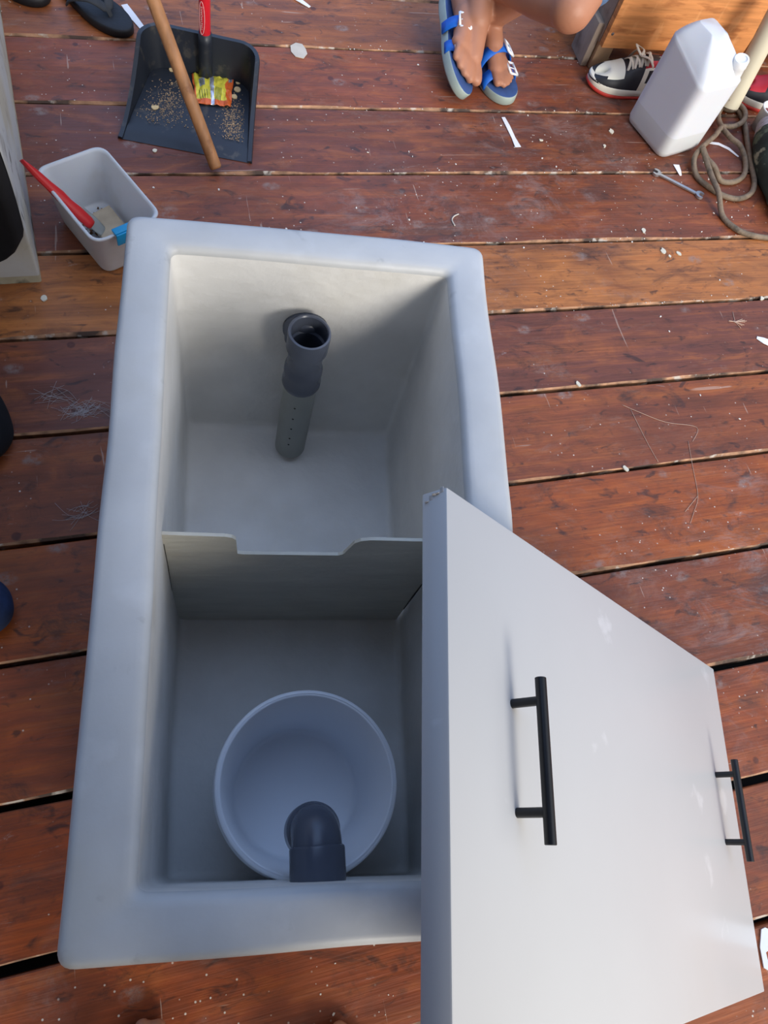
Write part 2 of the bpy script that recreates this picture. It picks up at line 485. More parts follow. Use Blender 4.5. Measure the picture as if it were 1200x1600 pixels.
tube(bm, [bl + bx * 0.001 - by * 0.003 + V((0, 0, z)) for z in (0.12, 0.2, 0.28, 0.37)], [0.0006, 0.0011, 0.0013, 0.0005], 6)
link('joint_crack', bm, m_caulk, tank); bm = newbm()
tube(bm, [br - bx * 0.001 - by * 0.003 + V((0, 0, z)) for z in (0.10, 0.17, 0.24)], [0.0008, 0.0012, 0.0008], 6)
link('joint_crack', bm, m_caulk, tank)

# outlet tee at the far wall
m_pvc = M('dark_grey_pvc', (78, 84, 98), 0.27, var=0.08, scale=20)
m_pvc2 = M('grey_pvc_pipe', (138, 142, 138), 0.38, var=0.05, scale=12)
tx, ty = 0.224, 0.6765
bm = newbm()
lathe(bm, [(0.0245, 0.300), (0.0245, 0.352), (0.0275, 0.355), (0.0275, 0.386), (0.0290, 0.388), (0.0318, 0.387), (0.0322, 0.382), (0.0318, 0.350),
           (0.0290, 0.342), (0.0270, 0.330), (0.0268, 0.312), (0.0275, 0.306), (0.0302, 0.300), (0.0306, 0.290), (0.0302, 0.286), (0.0302, 0.272), (0.0312, 0.268), (0.0312, 0.260), (0.0300, 0.256),
           (0.0270, 0.256), (0.0245, 0.270), (0.0245, 0.300)], 48, (tx, ty, 0))
tee = link('tee_fitting', bm, m_pvc, tank, autosm=28)
bm = newbm()
mt = basis((0, 0, 1), (0.151, 0.988, 0))
e_ = V((0.151, 0.988, 0)); r_ = V((0.988, -0.151, 0))
ml = Matrix((r_, V((0, 0, -1)), e_)).transposed()
lathe(bm, [(0.0, 0.0245), (0.0265, 0.0245), (0.0275, 0.025), (0.0325, 0.027), (0.0325, 0.042), (0.0350, 0.043), (0.0350, 0.049), (0.0, 0.049)], 40, (tx, ty, 0.335), ml)
link('wall_socket', bm, m_pvc, tee)
bm = newbm()
lathe(bm, [(0.0275, 0.262), (0.0275, 0.046), (0.0262, 0.043), (0.0250, 0.046), (0.0250, 0.262), (0.0275, 0.262)], 48, (tx, ty, 0))
dp = link('drop_pipe', bm, m_pvc2, tank)
m_hole = M('black_hole_edge', (12, 12, 12), 0.8)
bm = newbm()
dn = (V((0, 0, 0)) - V((tx, ty, 0))).normalized(); dn = (dn * 1 + V((-0.10, 0, 0))).normalized()
for z in (0.217, 0.183, 0.150, 0.117, 0.095):
    c_ = V((tx, ty, z)) + dn * 0.0268
    mm = basis(V((0, 0, 1)), dn)
    lathe(bm, [(0.0, 0.0012), (0.0016, 0.0012), (0.0016, -0.002), (0, -0.002)], 12, c_, Matrix((mm.col[0], mm.col[1], mm.col[2])).transposed())
    link('drain_hole', bm, m_hole, dp); bm = newbm()
bm.free()

# inlet elbow at the near wall
S0 = V((0.1105, -0.047, 0.318))
ms = Matrix((r_, V((0, 0, -1)), e_)).transposed()
bm = newbm()
lathe(bm, [(0.0, -0.012), (0.0325, -0.012), (0.0325, 0.0), (0.0330, 0.004), (0.0330, 0.036), (0.0322, 0.0385), (0.0300, 0.040), (0.0, 0.040)], 48, S0, ms)
path = [S0 + e_ * 0.030]
for k in range(0, 13):
    t = k / 12 * math.pi / 2
    path.append(S0 + e_ * (0.034 + 0.024 * math.sin(t)) + V((0, 0, -0.026 * (1 - math.cos(t)))))
path.append(path[-1] + V((0, 0, -0.008)))
tube(bm, path, 0.0298, 40)
dnp = path[-1]
lathe(bm, [(0.0298, 0.010), (0.0330, 0.004), (0.0335, -0.002), (0.0335, -0.034), (0.0300, -0.036), (0.0285, -0.034), (0.0285, 0.0), (0.0, 0.0)], 48, dnp)
link('inlet_elbow', bm, m_pvc, tank, autosm=35)

# ------------------------------------------------------------ bucket
m_bk = M('white_bucket_plastic', (226, 230, 236), 0.35, var=0.02, scale=5)
BK = (0.130, 0.071, 0.032)
bk = empty('bucket', BK, 'round white plastic bucket standing inside the near end of the tank', 'bucket')
bm = newbm()
lathe(bm, [(0.0, 0.004), (0.088, 0.004), (0.094, 0.007), (0.097, 0.014), (0.1145, 0.186), (0.117, 0.188), (0.1195, 0.186), (0.1200, 0.182),
           (0.1172, 0.150), (0.0990, 0.006), (0.096, 0.0), (0.0, 0.0)], 96, BK)
link('bucket_body', bm, m_bk, bk)
bm = newbm()
for z, r0 in ((0.174, 0.1205), (0.162, 0.1212), (0.150, 0.1190)):
    lathe(bm, [(r0 - 0.003, z + 0.0025), (r0 + 0.0030, z + 0.002), (r0 + 0.0036, z), (r0 + 0.0030, z - 0.002), (r0 - 0.003, z - 0.0025)], 96, BK)
lathe(bm, [(0.118, 0.1885), (0.1222, 0.188), (0.1232, 0.184), (0.1222, 0.180), (0.118, 0.180)], 96, BK)
link('rim_bands', bm, m_bk, bk)

# ------------------------------------------------------------ lid leaning on the tank
P1 = V((0.93905688, 0.12898263, 0.022)); ln = V((-0.24301672, -0.9700221, 0)); lw = V((-0.727393, 0.18223158, 0.66158225)); lN = V((0.6417494, -0.16077555, 0.74987261))
LL, LW, TH = 0.5192, 0.9193, 0.031
lm = Matrix((ln, lw, lN)).transposed()
lid_c = P1 + ln * LL / 2 + lw * LW / 2 - lN * TH / 2
m_lid = M('white_laminate', (194, 194, 193), 0.32, var=0.03, scale=3, bump=0.02,
          spot=[((222, 222, 222), 9, 0.66, 0.05, 0.5, (1.2, 1.2, 0.6)), ((190, 188, 184), 4, 0.6, 0.2, 0.4)])
m_blk = M('black_powder_coat', (16, 18, 22), 0.4, var=0.1, scale=40)
lid = empty('tank_lid', (P1.x, P1.y, 0), 'thick white panel lid with two black bar handles leaning against the tank', 'lid')
bm = newbm(); box(bm, lid_c, (LL, LW, TH), lm, 0.0025)
link('panel', bm, m_lid, lid, autosm=40)
bm = newbm()
cr = P1 + ln * 0.004 + lw * (LW - 0.002) - lN * 0.004
for k in range(5):
    box(bm, P1 + ln * (0.002 + k * 0.002) + lw * (LW - 0.0002) - lN * (0.006 + k * 0.0045), (0.006, 0.0012, 0.004), lm @ Matrix.Rotation(k, 3, 'Z'), 0.0003)
link('chipped_corner', bm, M('chipped_laminate', (176, 172, 168), 0.7, var=0.2, scale=80), lid)
for v in (0.800, 0.0935):
    bm = newbm()
    tube(bm, [P1 + ln * u + lw * v + lN * 0.033 for u in (0.176, 0.1765, 0.331, 0.3315)], [0.0052, 0.0058, 0.0058, 0.0052], 20)
    hd = link('handle', bm, m_blk, lid, autosm=40)
    for u in (0.199, 0.303):
        bm = newbm()
        tube(bm, [P1 + ln * u + lw * v + lN * h for h in (-0.001, 0.0, 0.033)], 0.0048, 16)
        link('post', bm, m_blk, hd, autosm=40)

# ------------------------------------------------------------ dustpan
m_pan = M('black_dustpan_plastic', (34, 39, 48), 0.42, var=0.2, scale=12,
          spot=[((84, 80, 74), 40, 0.60, 0.1, 0.5)])
fl_, fr_ = V((-0.009, 1.515, 0)), V((0.259, 1.444, 0))
bl_, br_ = V((0.080, 1.748, 0)), V((0.300, 1.688, 0))
dpn = empty('dustpan', (0.15, 1.62, 0), 'black plastic dustpan on the floor holding wood chips and a snack wrapper', 'dustpan')
def quadp(u, v):   # u 0..1 across, v 0 front ..1 back
    return fl_.lerp(fr_, u).lerp(bl_.lerp(br_, u), v)
def pan_h(u, v):
    return 0.10 * min(1, max(0, (v * 1.15) ** 1.6)) + 0.006
bm = newbm()
# wall line: left side, back with rounded corners, right side
line = []
for k in range(13): line.append((0.0, k / 12 * 0.86))
for k in range(1, 7):
    t = k / 7 * math.pi / 2; line.append((0.12 * (1 - math.cos(t)), 0.86 + 0.14 * math.sin(t)))
for k in range(11): line.append((0.12 + 0.76 * k / 10, 1.0))
for k in range(1, 7):
    t = k / 7 * math.pi / 2; line.append((0.88 + 0.12 * math.sin(t), 0.86 + 0.14 * math.cos(t)))
for k in range(13): line.append((1.0, 0.86 - k / 12 * 0.86))
def norm2(i):
    a = quadp(*line[max(i - 1, 0)]); b = quadp(*line[min(i + 1, len(line) - 1)])
    d = (b - a).normalized(); return V((-d.y, d.x, 0))   # outward
rows = []
for i, (u, v) in enumerate(line):
    p = quadp(u, v); n = norm2(i); h = pan_h(u, v)
    lean = 0.10 * h
    pts = [(0, -0.004 + 0.004), (lean * 0.5, h * 0.5), (lean, h), (lean + 0.009, h + 0.001), (lean + 0.011, h - 0.007), (lean + 0.008, h - 0.008), (lean + 0.0075, h - 0.003), (lean + 0.003, h - 0.002), (0.0045 + lean * .5, h * 0.5), (0.003, 0.0)]
    rows.append([bm.verts.new(p + n * a + V((0, 0, b))) for a, b in pts])
for a, b in zip(rows, rows[1:]):
    for k in range(len(a) - 1): bm.faces.new((a[k], b[k], b[k + 1], a[k + 1]))
for r in (rows[0], rows[-1]): bm.faces.new(r)
# floor of the pan with a lip ramp
G = []
for j in range(15):
    v = j / 14
    r = []
    for i in range(13):
        u = i / 12
        p = quadp(u, v)
        z = 0.0015 + (0.008 if v > 0.16 else 0.008 * v / 0.16) - (0.003 if 0.16 < v < 0.22 else 0)
        r.append(bm.verts.new(p + V((0, 0, z))))
    G.append(r)
for j in range(14):
    for i in range(12):
        u, v = (i + .5) / 12, (j + .5) / 14
        if v > 0.86 and min(u, 1 - u) < 0.12 and ((0.12 - min(u, 1 - u)) / 0.12) ** 2 + ((v - 0.86) / 0.14) ** 2 > 1.0: continue
        bm.faces.new((G[j][i], G[j][i + 1], G[j + 1][i + 1], G[j + 1][i]))
link('pan', bm, m_pan, dpn, autosm=35)
hb = V((0.1985, 1.712, 0))
bm = newbm()
tube(bm, [hb + V((0, 0, z)) for z in (0.008, 0.05, 0.10, 0.122)], [0.0165, 0.0155, 0.0150, 0.0150], 24)
link('handle_socket', bm, m_pan, dpn)
m_red = M('red_plastic_sleeve', (206, 34, 48), 0.32, var=0.04)
bm = newbm()
tube(bm, [hb + V((0, 0, z)) for z in (0.116, 0.118, 0.50, 0.75)], [0.0120, 0.0128, 0.0128, 0.0128], 24)
hdl = link('handle', bm, m_red, dpn)
m_lt = M('white_print', (232, 200, 200), 0.5)
# the white oval and lettering printed on the sleeve
txt = bpy.data.curves.new('sleeve_text', 'FONT'); txt.body = 'FIREWORKS'; txt.size = 0.0068; txt.align_x = 'CENTER'; txt.align_y = 'CENTER'
txt.extrude = 0.0
tmp = bpy.data.objects.new('sleeve_text', txt); COL.objects.link(tmp)
dg = bpy.context.evaluated_depsgraph_get()
tme = bpy.data.meshes.new_from_object(tmp.evaluated_get(dg))
bpy.data.objects.remove(tmp)
bm = newbm(); bm.from_mesh(tme)
zc = 0.161
cdir = math.atan2(-1.706, -0.1975)
def onsleeve(s, h, rr):   # s across (radians), h up
    an = cdir + s
    return hb + V((math.cos(an) * rr, math.sin(an) * rr, h))
for v in bm.verts:
    x, y = v.co.x, v.co.y
    v.co = onsleeve(-0.55 - y / 0.0128, zc + x * 1.45, 0.01305)
ov = []
for k in range(49):
    t = k / 48 * 2 * math.pi
    ov.append(onsleeve(-0.55 + 0.52 * math.cos(t), zc + 0.037 * math.sin(t), 0.0129))
tube(bm, ov, 0.0005, 6, caps=False)
link('sleeve_print', bm, m_lt, hdl, smooth=False)

# contents of the dustpan
m_chip = M('pale_wood_chip', (206, 184, 140), 0.7, var=0.12, scale=60)
chips = [((242, 167, 0.011), 0.0085, 'half-round pale wood chip lying alone at the left of the dustpan'),
         ((371, 140, 0.011), 0.0080, 'round pale wood chip at right edge of the wrapper, upper of the touching two'),
         ((366, 151, 0.011), 0.0070, 'round pale wood chip at right edge of the wrapper, lower of the touching two'),
         ((372, 129, 0.011), 0.0060, 'small pale wood chip at the top right corner of the wrapper'),
         ((268, 109, 0.011), 0.0060, 'pale wood chip left of the stick at the upper left of the dustpan')]
chip_xy = [(0.0706, 1.6077, 0.0110), (0.2690, 1.6727, 0.0110), (0.2579, 1.6482, 0.0110), (0.2740, 1.6973, 0.0110), (0.1216, 1.7344, 0.0110)]
for (q, r, lb), p in zip(chips, chip_xy):
    bm = newbm(); n = 14
    po = []
    for k in range(n):
        t = k / n * 2 * math.pi; rr = r * (1 + 0.15 * nz((math.cos(t), math.sin(t), r * 900), 2))
        y = math.sin(t) * rr
        if 'half' in lb: y = min(y, 0.003)
        po.append((math.cos(t) * rr, y))
    m4 = Matrix.Translation(p) @ Matrix.Rotation(0.1, 4, 'X')
    prism(bm, po, -0.001, 0.0015, mat=m4, bevel=0.0004)
    tag(link('wood_chip', bm, m_chip, smooth=False), lb, 'wood chip')
m_dust = M('sawdust', (164, 138, 106), 0.9, var=0.4, scale=90)
bm = newbm()
for k in range(1500):
    if random.random() < .5:
        u, v = random.gauss(0.25, 0.11), random.gauss(0.50, 0.2)
    else:
        u, v = random.gauss(0.86, 0.07), random.gauss(0.42, 0.2)
    if not (0.04 < u < 0.96 and 0.22 < v < 0.86): continue
    p = quadp(u, v) + V((0, 0, 0.0098)); s = random.uniform(0.0005, 0.0017)
    box(bm, p, (s * random.uniform(1, 2.2), s, s * 0.6), Matrix.Rotation(random.random() * 3, 3, 'Z'))
tag(link('sawdust', bm, m_dust, smooth=False), 'scattered sawdust and crumbs lying in the black dustpan', 'sawdust', kind='stuff')

# snack wrapper
m_w = [M('wrapper_yellow', (198, 190, 66), 0.3, var=0.12, scale=60), M('wrapper_orange', (196, 92, 42), 0.3, var=0.2, scale=50),
       M('wrapper_foil', (190, 196, 210), 0.22, metal=0.6, var=0.2, scale=50), M('wrapper_print', (70, 84, 40), 0.4)]
wc = [(0.1664, 1.7211, 0.0160), (0.2668, 1.7127, 0.0160), (0.2436, 1.6107, 0.0130), (0.1645, 1.6188, 0.0130)]
WC = [V(p) for p in wc]
bm = newbm(); NU, NV = 60, 34
def wrp(u, v, off=0.0):
    p = WC[0].lerp(WC[1], u).lerp(WC[3].lerp(WC[2], u), v)
    z = 0.012 + 0.010 * math.sin(math.pi * min(1, max(0, u))) * math.sin(math.pi * v) + 0.008 * abs(nz((u * 4, v * 2, 0), 1.3)) + 0.0025 * abs(nz((u * 16, v * 9, 4), 1))
    p = V((p.x, p.y, z + off)); p.x += 0.002 * nz((u * 3, v * 3, 9), 1); p.y += 0.003 * nz((u * 3, v * 2, 2), 1)
    return p
g = [[bm.verts.new(wrp(i / NU, j / NV)) for i in range(NU + 1)] for j in range(NV + 1)]
for j in range(NV):
    for i in range(NU):
        u, v = (i + .5) / NU, (j + .5) / NV
        m_ = 0
        if v > 0.86 or u > 0.84 + 0.06 * nz((v * 4, 0, 0)): m_ = 1
        if 0.40 < u - 0.05 * v < 0.50: m_ = 2
        if u < 0.05: m_ = 1
        if 0.88 < u < 0.97 and v < 0.25: m_ = 2
        if 0.16 < u < 0.30 and 0.22 < v < 0.48: m_ = 2
        if m_ == 0 and ((0.12 < u < 0.36 and v > 0.6 and i % 4 == 0) or (0.56 < u < 0.72 and v > 0.5 and i % 2 == 0)): m_ = 3
        if 0.19 < u < 0.27 and 0.27 < v < 0.43: m_ = 3 if (i + j) % 2 else 2
        f = bm.faces.new((g[j][i], g[j][i + 1], g[j + 1][i + 1], g[j + 1][i])); f.material_index = m_
ow = link('snack_wrapper', bm, m_w)
md = ow.modifiers.new('thick', 'SOLIDIFY'); md.thickness = 0.0006
tag(ow, 'crumpled yellow and orange snack wrapper lying in the black dustpan', 'wrapper')

# ------------------------------------------------------------ broom stick leaning over the dustpan
m_stick = M('waxed_stick_wood', (158, 112, 74), 0.5, var=0.3, scale=20, stretch=(3, 1, 1),
            spot=[((110, 66, 36), 30, 0.6, 0.08, 0.6)])
s0 = V((0.1847, 1.4117, 0.0130)); s1 = V((0.0848, 1.6413, 0.2400)); sd = (s1 - s0).normalized()
bm = newbm()
tube(bm, [s0, s0 + sd * 0.004] + [s0 + sd * t for t in (0.2, 0.4, 0.6, 0.8, 1.0)] + [s0 + sd * 1.0], [0.010, 0.0135, 0.014, 0.0142, 0.0145, 0.0145, 0.0145, 0.010], 24)
tag(link('wooden_stick', bm, m_stick), 'round brown wooden stick resting across the black dustpan, end on floor', 'stick')

# ------------------------------------------------------------ plastic tub
m_tub = M('translucent_plastic', (220, 224, 228), 0.35, var=0.03, scale=6, trans=0.30, sss=0.1,
          spot=[((190, 188, 176), 12, 0.55, 0.2, 0.4)])
tubc = V((-0.066, 1.232)); td = V((0.46, -0.888)); tp = V((0.888, 0.46))
def tquad(L, Wd): return [tubc + td * a * L / 2 + tp * b * Wd / 2 for a, b in ((-1, -1), (-1, 1), (1, 1), (1, -1))]
tb = empty('plastic_tub', (tubc.x, tubc.y, 0), 'small translucent white plastic tub on the floor beside the tank corner', 'tub')
TQ = tquad(0.208, 0.142)
bm = newbm()
rr = [(0.030, 0.016, 0.0), (0.020, 0.022, 0.002), (0.017, 0.024, 0.008), (0.002, 0.026, 0.110), (-0.001, 0.027, 0.113), (-0.004, 0.028, 0.118), (-0.003, 0.028, 0.1205),
      (0.001, 0.026, 0.1205), (0.004, 0.025, 0.116), (0.019, 0.022, 0.010), (0.023, 0.02, 0.0045), (0.034, 0.015, 0.004)]
loftrings(bm, [ringpoly(TQ, a, b, z, 8, 8) for a, b, z in rr], cap0=True, cap1=True)
link('tub_body', bm, m_tub, tb)
m_clip = M('blue_plastic_clip', (18, 140, 192), 0.35, var=0.05)
bm = newbm()
mc = Matrix((V((tp.x, tp.y, 0)), V((td.x, td.y, 0)), V((0, 0, -1)))).transposed()
ce = V((tubc.x + td.x * 0.104 + tp.x * 0.002, tubc.y + td.y * 0.104 + tp.y * 0.002, 0))
box(bm, ce + V((0, 0, 0.1235)), (0.066, 0.016, 0.006), mc, 0.0018)
box(bm, ce + V((td.x * 0.010, td.y * 0.010, 0.112)), (0.066, 0.004, 0.026), mc, 0.0015)
link('clip_handle', bm, m_clip, tb, autosm=40)
m_blkw = M('sanding_block_wood', (176, 160, 136), 0.8, var=0.15, scale=30, spot=[((150, 112, 76), 12, 0.55, 0.1, 0.6)])
bm = newbm()
m3 = Matrix.Rotation(math.atan2(td.y, td.x), 3, 'Z') @ Matrix.Rotation(0.12, 3, 'X')
box(bm, (tubc.x + tp.x * 0.012 + td.x * 0.018, tubc.y + tp.y * 0.012 + td.y * 0.018, 0.021), (0.125, 0.056, 0.016), m3, 0.002)
tag(link('wooden_block', bm, m_blkw, autosm=40), 'pale worn wooden block lying at the bottom of the plastic tub', 'block')
bm = newbm()
for k in range(260):
    a_, b_2 = random.uniform(-0.072, 0.072), random.uniform(-0.040, 0.040)
    p = V((tubc.x + td.x * a_ + tp.x * b_2, tubc.y + td.y * a_ + tp.y * b_2, 0.0062)); s_ = random.uniform(0.001, 0.004)
    box(bm, p, (s_ * random.uniform(1, 3), s_, 0.0012), Matrix.Rotation(random.random() * 3, 3, 'Z'))
tag(link('wood_shavings', bm, M('brown_shavings', (120, 84, 56), 0.9, var=0.4, scale=60), smooth=False), 'brown shavings and dust covering the bottom of the plastic tub', 'shavings', kind='stuff')
# putty knife
m_kred = M('red_knife_handle', (196, 32, 34), 0.35, var=0.06)
m_kgrey = M('grey_knife_blade', (150, 154, 150), 0.4, metal=0.3, var=0.1, scale=30)
k0 = V((-0.0764, 1.2151, 0.0340)); k1 = V((-0.1933, 1.2617, 0.1700)); kd = (k1 - k0).normalized(); kl = (k1 - k0).length
kf = basis(kd, V((0.5, -0.4, 1)))
def kp(s, a, h=0.0): return k0 + kd * s * kl + kf.col[0] * a + kf.col[2] * h
kn = empty('putty_knife', tuple(k0), 'red-handled putty knife propped inside the plastic tub against its rim', 'tool')
bm = newbm()
outl = [(0.10, 0.010), (0.14, 0.0125), (0.30, 0.013), (0.42, 0.0105), (0.52, 0.0125), (0.66, 0.0095), (0.80, 0.0085), (0.92, 0.0055), (1.0, 0.0015)]
rings = []
for s, wd in outl:
    rings.append([kp(s, wd * math.cos(t), 0.006 * math.sin(t)) for t in [k / 16 * 2 * math.pi for k in range(16)]])
loftrings(bm, rings, cap0=True, cap1=True)
link('handle', bm, m_kred, kn)
bm = newbm()
rings = []
for s, wd in ((-0.07, 0.007), (-0.03, 0.012), (0.10, 0.014), (0.25, 0.012), (0.45, 0.006)):
    rings.append([kp(s, wd * math.cos(t) + 0.008, 0.0012 * math.sin(t) - 0.003) for t in [k / 12 * 2 * math.pi for k in range(12)]])
loftrings(bm, rings, cap0=True, cap1=True)
link('blade', bm, m_kgrey, kn)

# ------------------------------------------------------------ footwear helpers
def outline(L, Wd, n=48, toe=0.5, heel=0.36, waist=0.80, skew=0.06):
    """sole outline: y from 0 heel to L toe"""
    P = []
    for k in range(n):
        t = k / n * 2 * math.pi
        s = 0.5 - 0.5 * math.cos(t)          # 0 heel .. 1 toe
        side = 1 if math.sin(t) >= 0 else -1
        wv = math.sqrt(max(0, 1 - abs(2 * s - 1) ** 3.2))
        fat = heel + (toe - heel) * (1 / (1 + math.exp(-(s - 0.5) * 9)))
        wst = 1 - (1 - waist) * math.exp(-((s - 0.42) / 0.16) ** 2) * 0.5
        P.append((side * Wd * fat * wv * wst + skew * Wd * math.sin(s * 3.0) * 0.5, s * L))
    return P

def slab(bm, P, z0, z1, Mt, edge=0.003, mi=(0, 1), toe_up=0.0, L=1):
    cx = sum(p[0] for p in P) / len(P); cy = sum(p[1] for p in P) / len(P)
    def sc(p, d): 
        v = V((p[0] - cx, p[1] - cy)); l = v.length
        return V((cx, cy)) + v * (1 - d / max(l, 1e-6))
    def zt(y): return toe_up * max(0, (y / L - 0.75) / 0.25) ** 2
    lv = [(edge, z0), (0, z0 + edge), (0, z1 - edge), (edge * 0.4, z1 - edge * 0.3), (edge, z1), (edge * 6, z1)]
    rings = []
    for d, z in lv:
        r = []
        for p in P:
            q = sc(p, d); r.append(Mt @ V((q.x, q.y, z + zt(q.y))))
        rings.append(r)
    loftrings(bm, rings, mi=[mi[0], mi[0], mi[0], mi[1], mi[1], mi[1]], cap0=True, cap1=True)

def place(heel, toe, roll=0.0):
    h, t = V(heel), V(toe); b = basis(t - h, V((0, 0, 1)))
    b = b @ Matrix.Rotation(roll, 3, 'Y')
    m = b.to_4x4(); m.translation = h
    return m, (t - h).length

# ------------------------------------------------------------ black flip-flops, top left
m_rub = M('black_rubber', (22, 23, 28), 0.6, var=0.25, scale=30, bump=0.1)
m_str = M('dark_grey_strap', (44, 48, 54), 0.7, var=0.25, scale=40)
def flipflop(heel, toe, lb, mir=1):
    Mt, L = place(heel, toe)
    o = empty('flip_flop', tuple(V((heel[0], heel[1], 0))), lb, 'flip flop', None)
    bm = newbm(); slab(bm, [(mir * x, y) for x, y in outline(L, 0.096)], 0.0, 0.022, Mt, 0.005, L=L)
    link('sole', bm, [m_rub, m_rub], o)
    bm = newbm()
    for sd_ in (-1, 1):
        pts = catmull([(mir * 0.004, L * 0.80, 0.020), (mir * 0.004 + sd_ * 0.004, L * 0.76, 0.036), (sd_ * 0.028, L * 0.66, 0.050), (sd_ * 0.046, L * 0.52, 0.036), (sd_ * 0.045, L * 0.44, 0.012)], 6)
        tube(bm, [Mt @ p for p in pts], [0.005] * 6 + [0.010] * (len(pts) - 6), 12, flat=(0.35, 1.1))
    link('thong_strap', bm, m_str, o)
    return o
flipflop((-0.1397, 2.0873, 0.0000), (0.0375, 1.8551, 0.0000), 'black rubber flip flop with its toe nearest the dustpan corner')
flipflop((-0.3322, 2.1100, 0.0000), (-0.1430, 1.9572, 0.0000), 'black rubber flip flop mostly cut off at the upper left corner, behind white wall end', -1)

# ------------------------------------------------------------ white offcuts
m_off = M('white_plastic_offcut', (226, 226, 230), 0.5, var=0.04)
m_off2 = M('grey_paper_scrap', (188, 180, 168), 0.8, var=0.08, scale=40)
def strip(pts, wd, lb, mat=None, name='offcut_strip', cat='offcut', h=0.0012, z=0.0008):
    bm = newbm(); pts = [V((p[0], p[1])) for p in pts]; L_, R2 = [], []
    for i, p in enumerate(pts):
        d = (pts[min(i + 1, len(pts) - 1)] - pts[max(i - 1, 0)]).normalized(); n = V((-d.y, d.x))
        wv = (wd[i] if isinstance(wd, (list, tuple)) else wd) / 2
        L_.append(p + n * wv); R2.append(p - n * wv)
    for i in range(len(pts) - 1):
        z0 = z + 0.001 * (i % 2); z1 = z + 0.001 * ((i + 1) % 2)
        vs = [bm.verts.new((*q, zz)) for q, zz in ((L_[i], z0), (R2[i], z0), (R2[i + 1], z1), (L_[i + 1], z1))]
        vt = [bm.verts.new(v.co + V((0, 0, h))) for v in vs]
        for a in ((0, 1, 2, 3), (4, 5, 6, 7), (0, 1, 5, 4), (1, 2, 6, 5), (2, 3, 7, 6), (3, 0, 4, 7)):
            bm.faces.new([(vs + vt)[k] for k in a])
    bmesh.ops.remove_doubles(bm, verts=bm.verts[:], dist=0.00001)
    return tag(link(name, bm, mat or m_off, smooth=False), lb, cat)
m_cream = M('cream_chip', (206, 200, 182), 0.7, var=0.08, scale=60)
def chip(c_, r0, lb):
    bm = newbm(); po = []
    for k in range(9):
        t_ = k / 9 * 2 * math.pi; rr = r0 * (1 + 0.55 * nz((math.cos(t_) * 1.5, math.sin(t_) * 1.5, c_[0] * 40), 1.0))
        po.append((math.cos(t_) * rr * 1.2, math.sin(t_) * rr * 0.85))
    prism(bm, po, 0.0006, 0.0030, mat=Matrix.Translation((c_[0], c_[1], 0)) @ Matrix.Rotation(c_[0] * 9, 4, 'Z') @ Matrix.Rotation(0.12, 4, 'X'))
    return tag(link('paint_chip', bm, m_cream, smooth=False), lb, 'chip')
chip((1.2545, 1.1467, 0.0000), 0.0075, 'largest cream chip of the group on the orange plank below the hose')
chip((1.2955, 1.1369, 0.0000), 0.0055, 'cream chip at the right of the group on the orange plank below the hose')
chip((1.2663, 1.1298, 0.0000), 0.0040, 'smallest cream chip between two others on the orange plank below hose')
chip((1.2600, 1.5635, 0.0000), 0.0075, 'cream chip on the planks left of the jug base')
chip((1.2181, 1.5081, 0.0000), 0.0045, 'small cream chip left of the jug, nearer the tank than the larger one')
chip((1.2235, 1.2144, 0.0000), 0.0065, 'cream chip just above the orange plank seam below the spanner')
strip([(0.0330, 1.9773, 0.0000), (0.0491, 1.9355, 0.0000), (0.0681, 1.8945, 0.0000), (0.0806, 1.8673, 0.0000)], [0.016, 0.018, 0.014, 0.013], 'long white offcut strip between the black flip flop and dustpan')
strip([(0.4674, 2.0516, 0.0000), (0.4879, 2.0301, 0.0000), (0.5083, 2.0086, 0.0000)], [0.016, 0.014, 0.008], 'white offcut strip cut off by the top edge, right of the red handle')
strip([(0.9529, 1.6090, 0.0000), (0.9560, 1.5763, 0.0000), (0.9599, 1.5347, 0.0000), (0.9622, 1.5006, 0.0000)], [0.010, 0.012, 0.011, 0.017], 'narrow white offcut strip on the floor below the blue sandals')
strip([(1.5502, 1.5268, 0.0000), (1.5854, 1.5199, 0.0000), (1.6120, 1.5029, 0.0000), (1.6297, 1.4712, 0.0000)], [0.007, 0.010, 0.010, 0.005], 'white offcut strip lying across the coiled hose beside the jug')
strip([(1.4143, 1.4414, 0.0000), (1.4127, 1.4180, 0.0000), (1.4119, 1.4017, 0.0000)], [0.018, 0.013, 0.006], 'white pointed offcut poking out from under the jug base')
strip([(1.4070, 0.8716, 0.0000), (1.4208, 0.8612, 0.0000), (1.4474, 0.8460, 0.0000)], [0.008, 0.018, 0.022], 'white offcut cut off by the right edge of the picture')
chip((1.0365, 1.5267, 0.0000), 0.0045, 'tiny white offcut right of the narrow white strip')
chip((0.8884, 0.7826, 0.0000), 0.006, 'small white chip on the plank seam right of the tank')
chip((0.9265, 0.5672, 0.0000), 0.0065, 'small cream chip on the seam above the lid corner')
chip((1.4770, 0.9861, 0.0000), 0.006, 'small cream chip on the seam near the right edge')
chip((-0.1936, 1.0784, 0.0000), 0.006, 'small cream chip on the floor below the white wall end')
chip((0.0572, 1.4805, 0.0000), 0.0045, 'tiny white chip just below the dustpan lip')
bm = newbm()
po = [(-0.022, 0.0), (-0.020, 0.022), (-0.004, 0.034), (0.012, 0.030), (0.018, 0.012), (0.019, -0.006), (0.006, -0.024), (-0.014, -0.018)]
prism(bm, po, 0.0005, 0.0022, mat=Matrix.Translation((0.4493, 1.8299, 0.0000)))
tag(link('paper_scrap', bm, m_off2, smooth=False), 'greyish rounded scrap lying alone on the planks behind the tank', 'scrap')
bm = newbm()
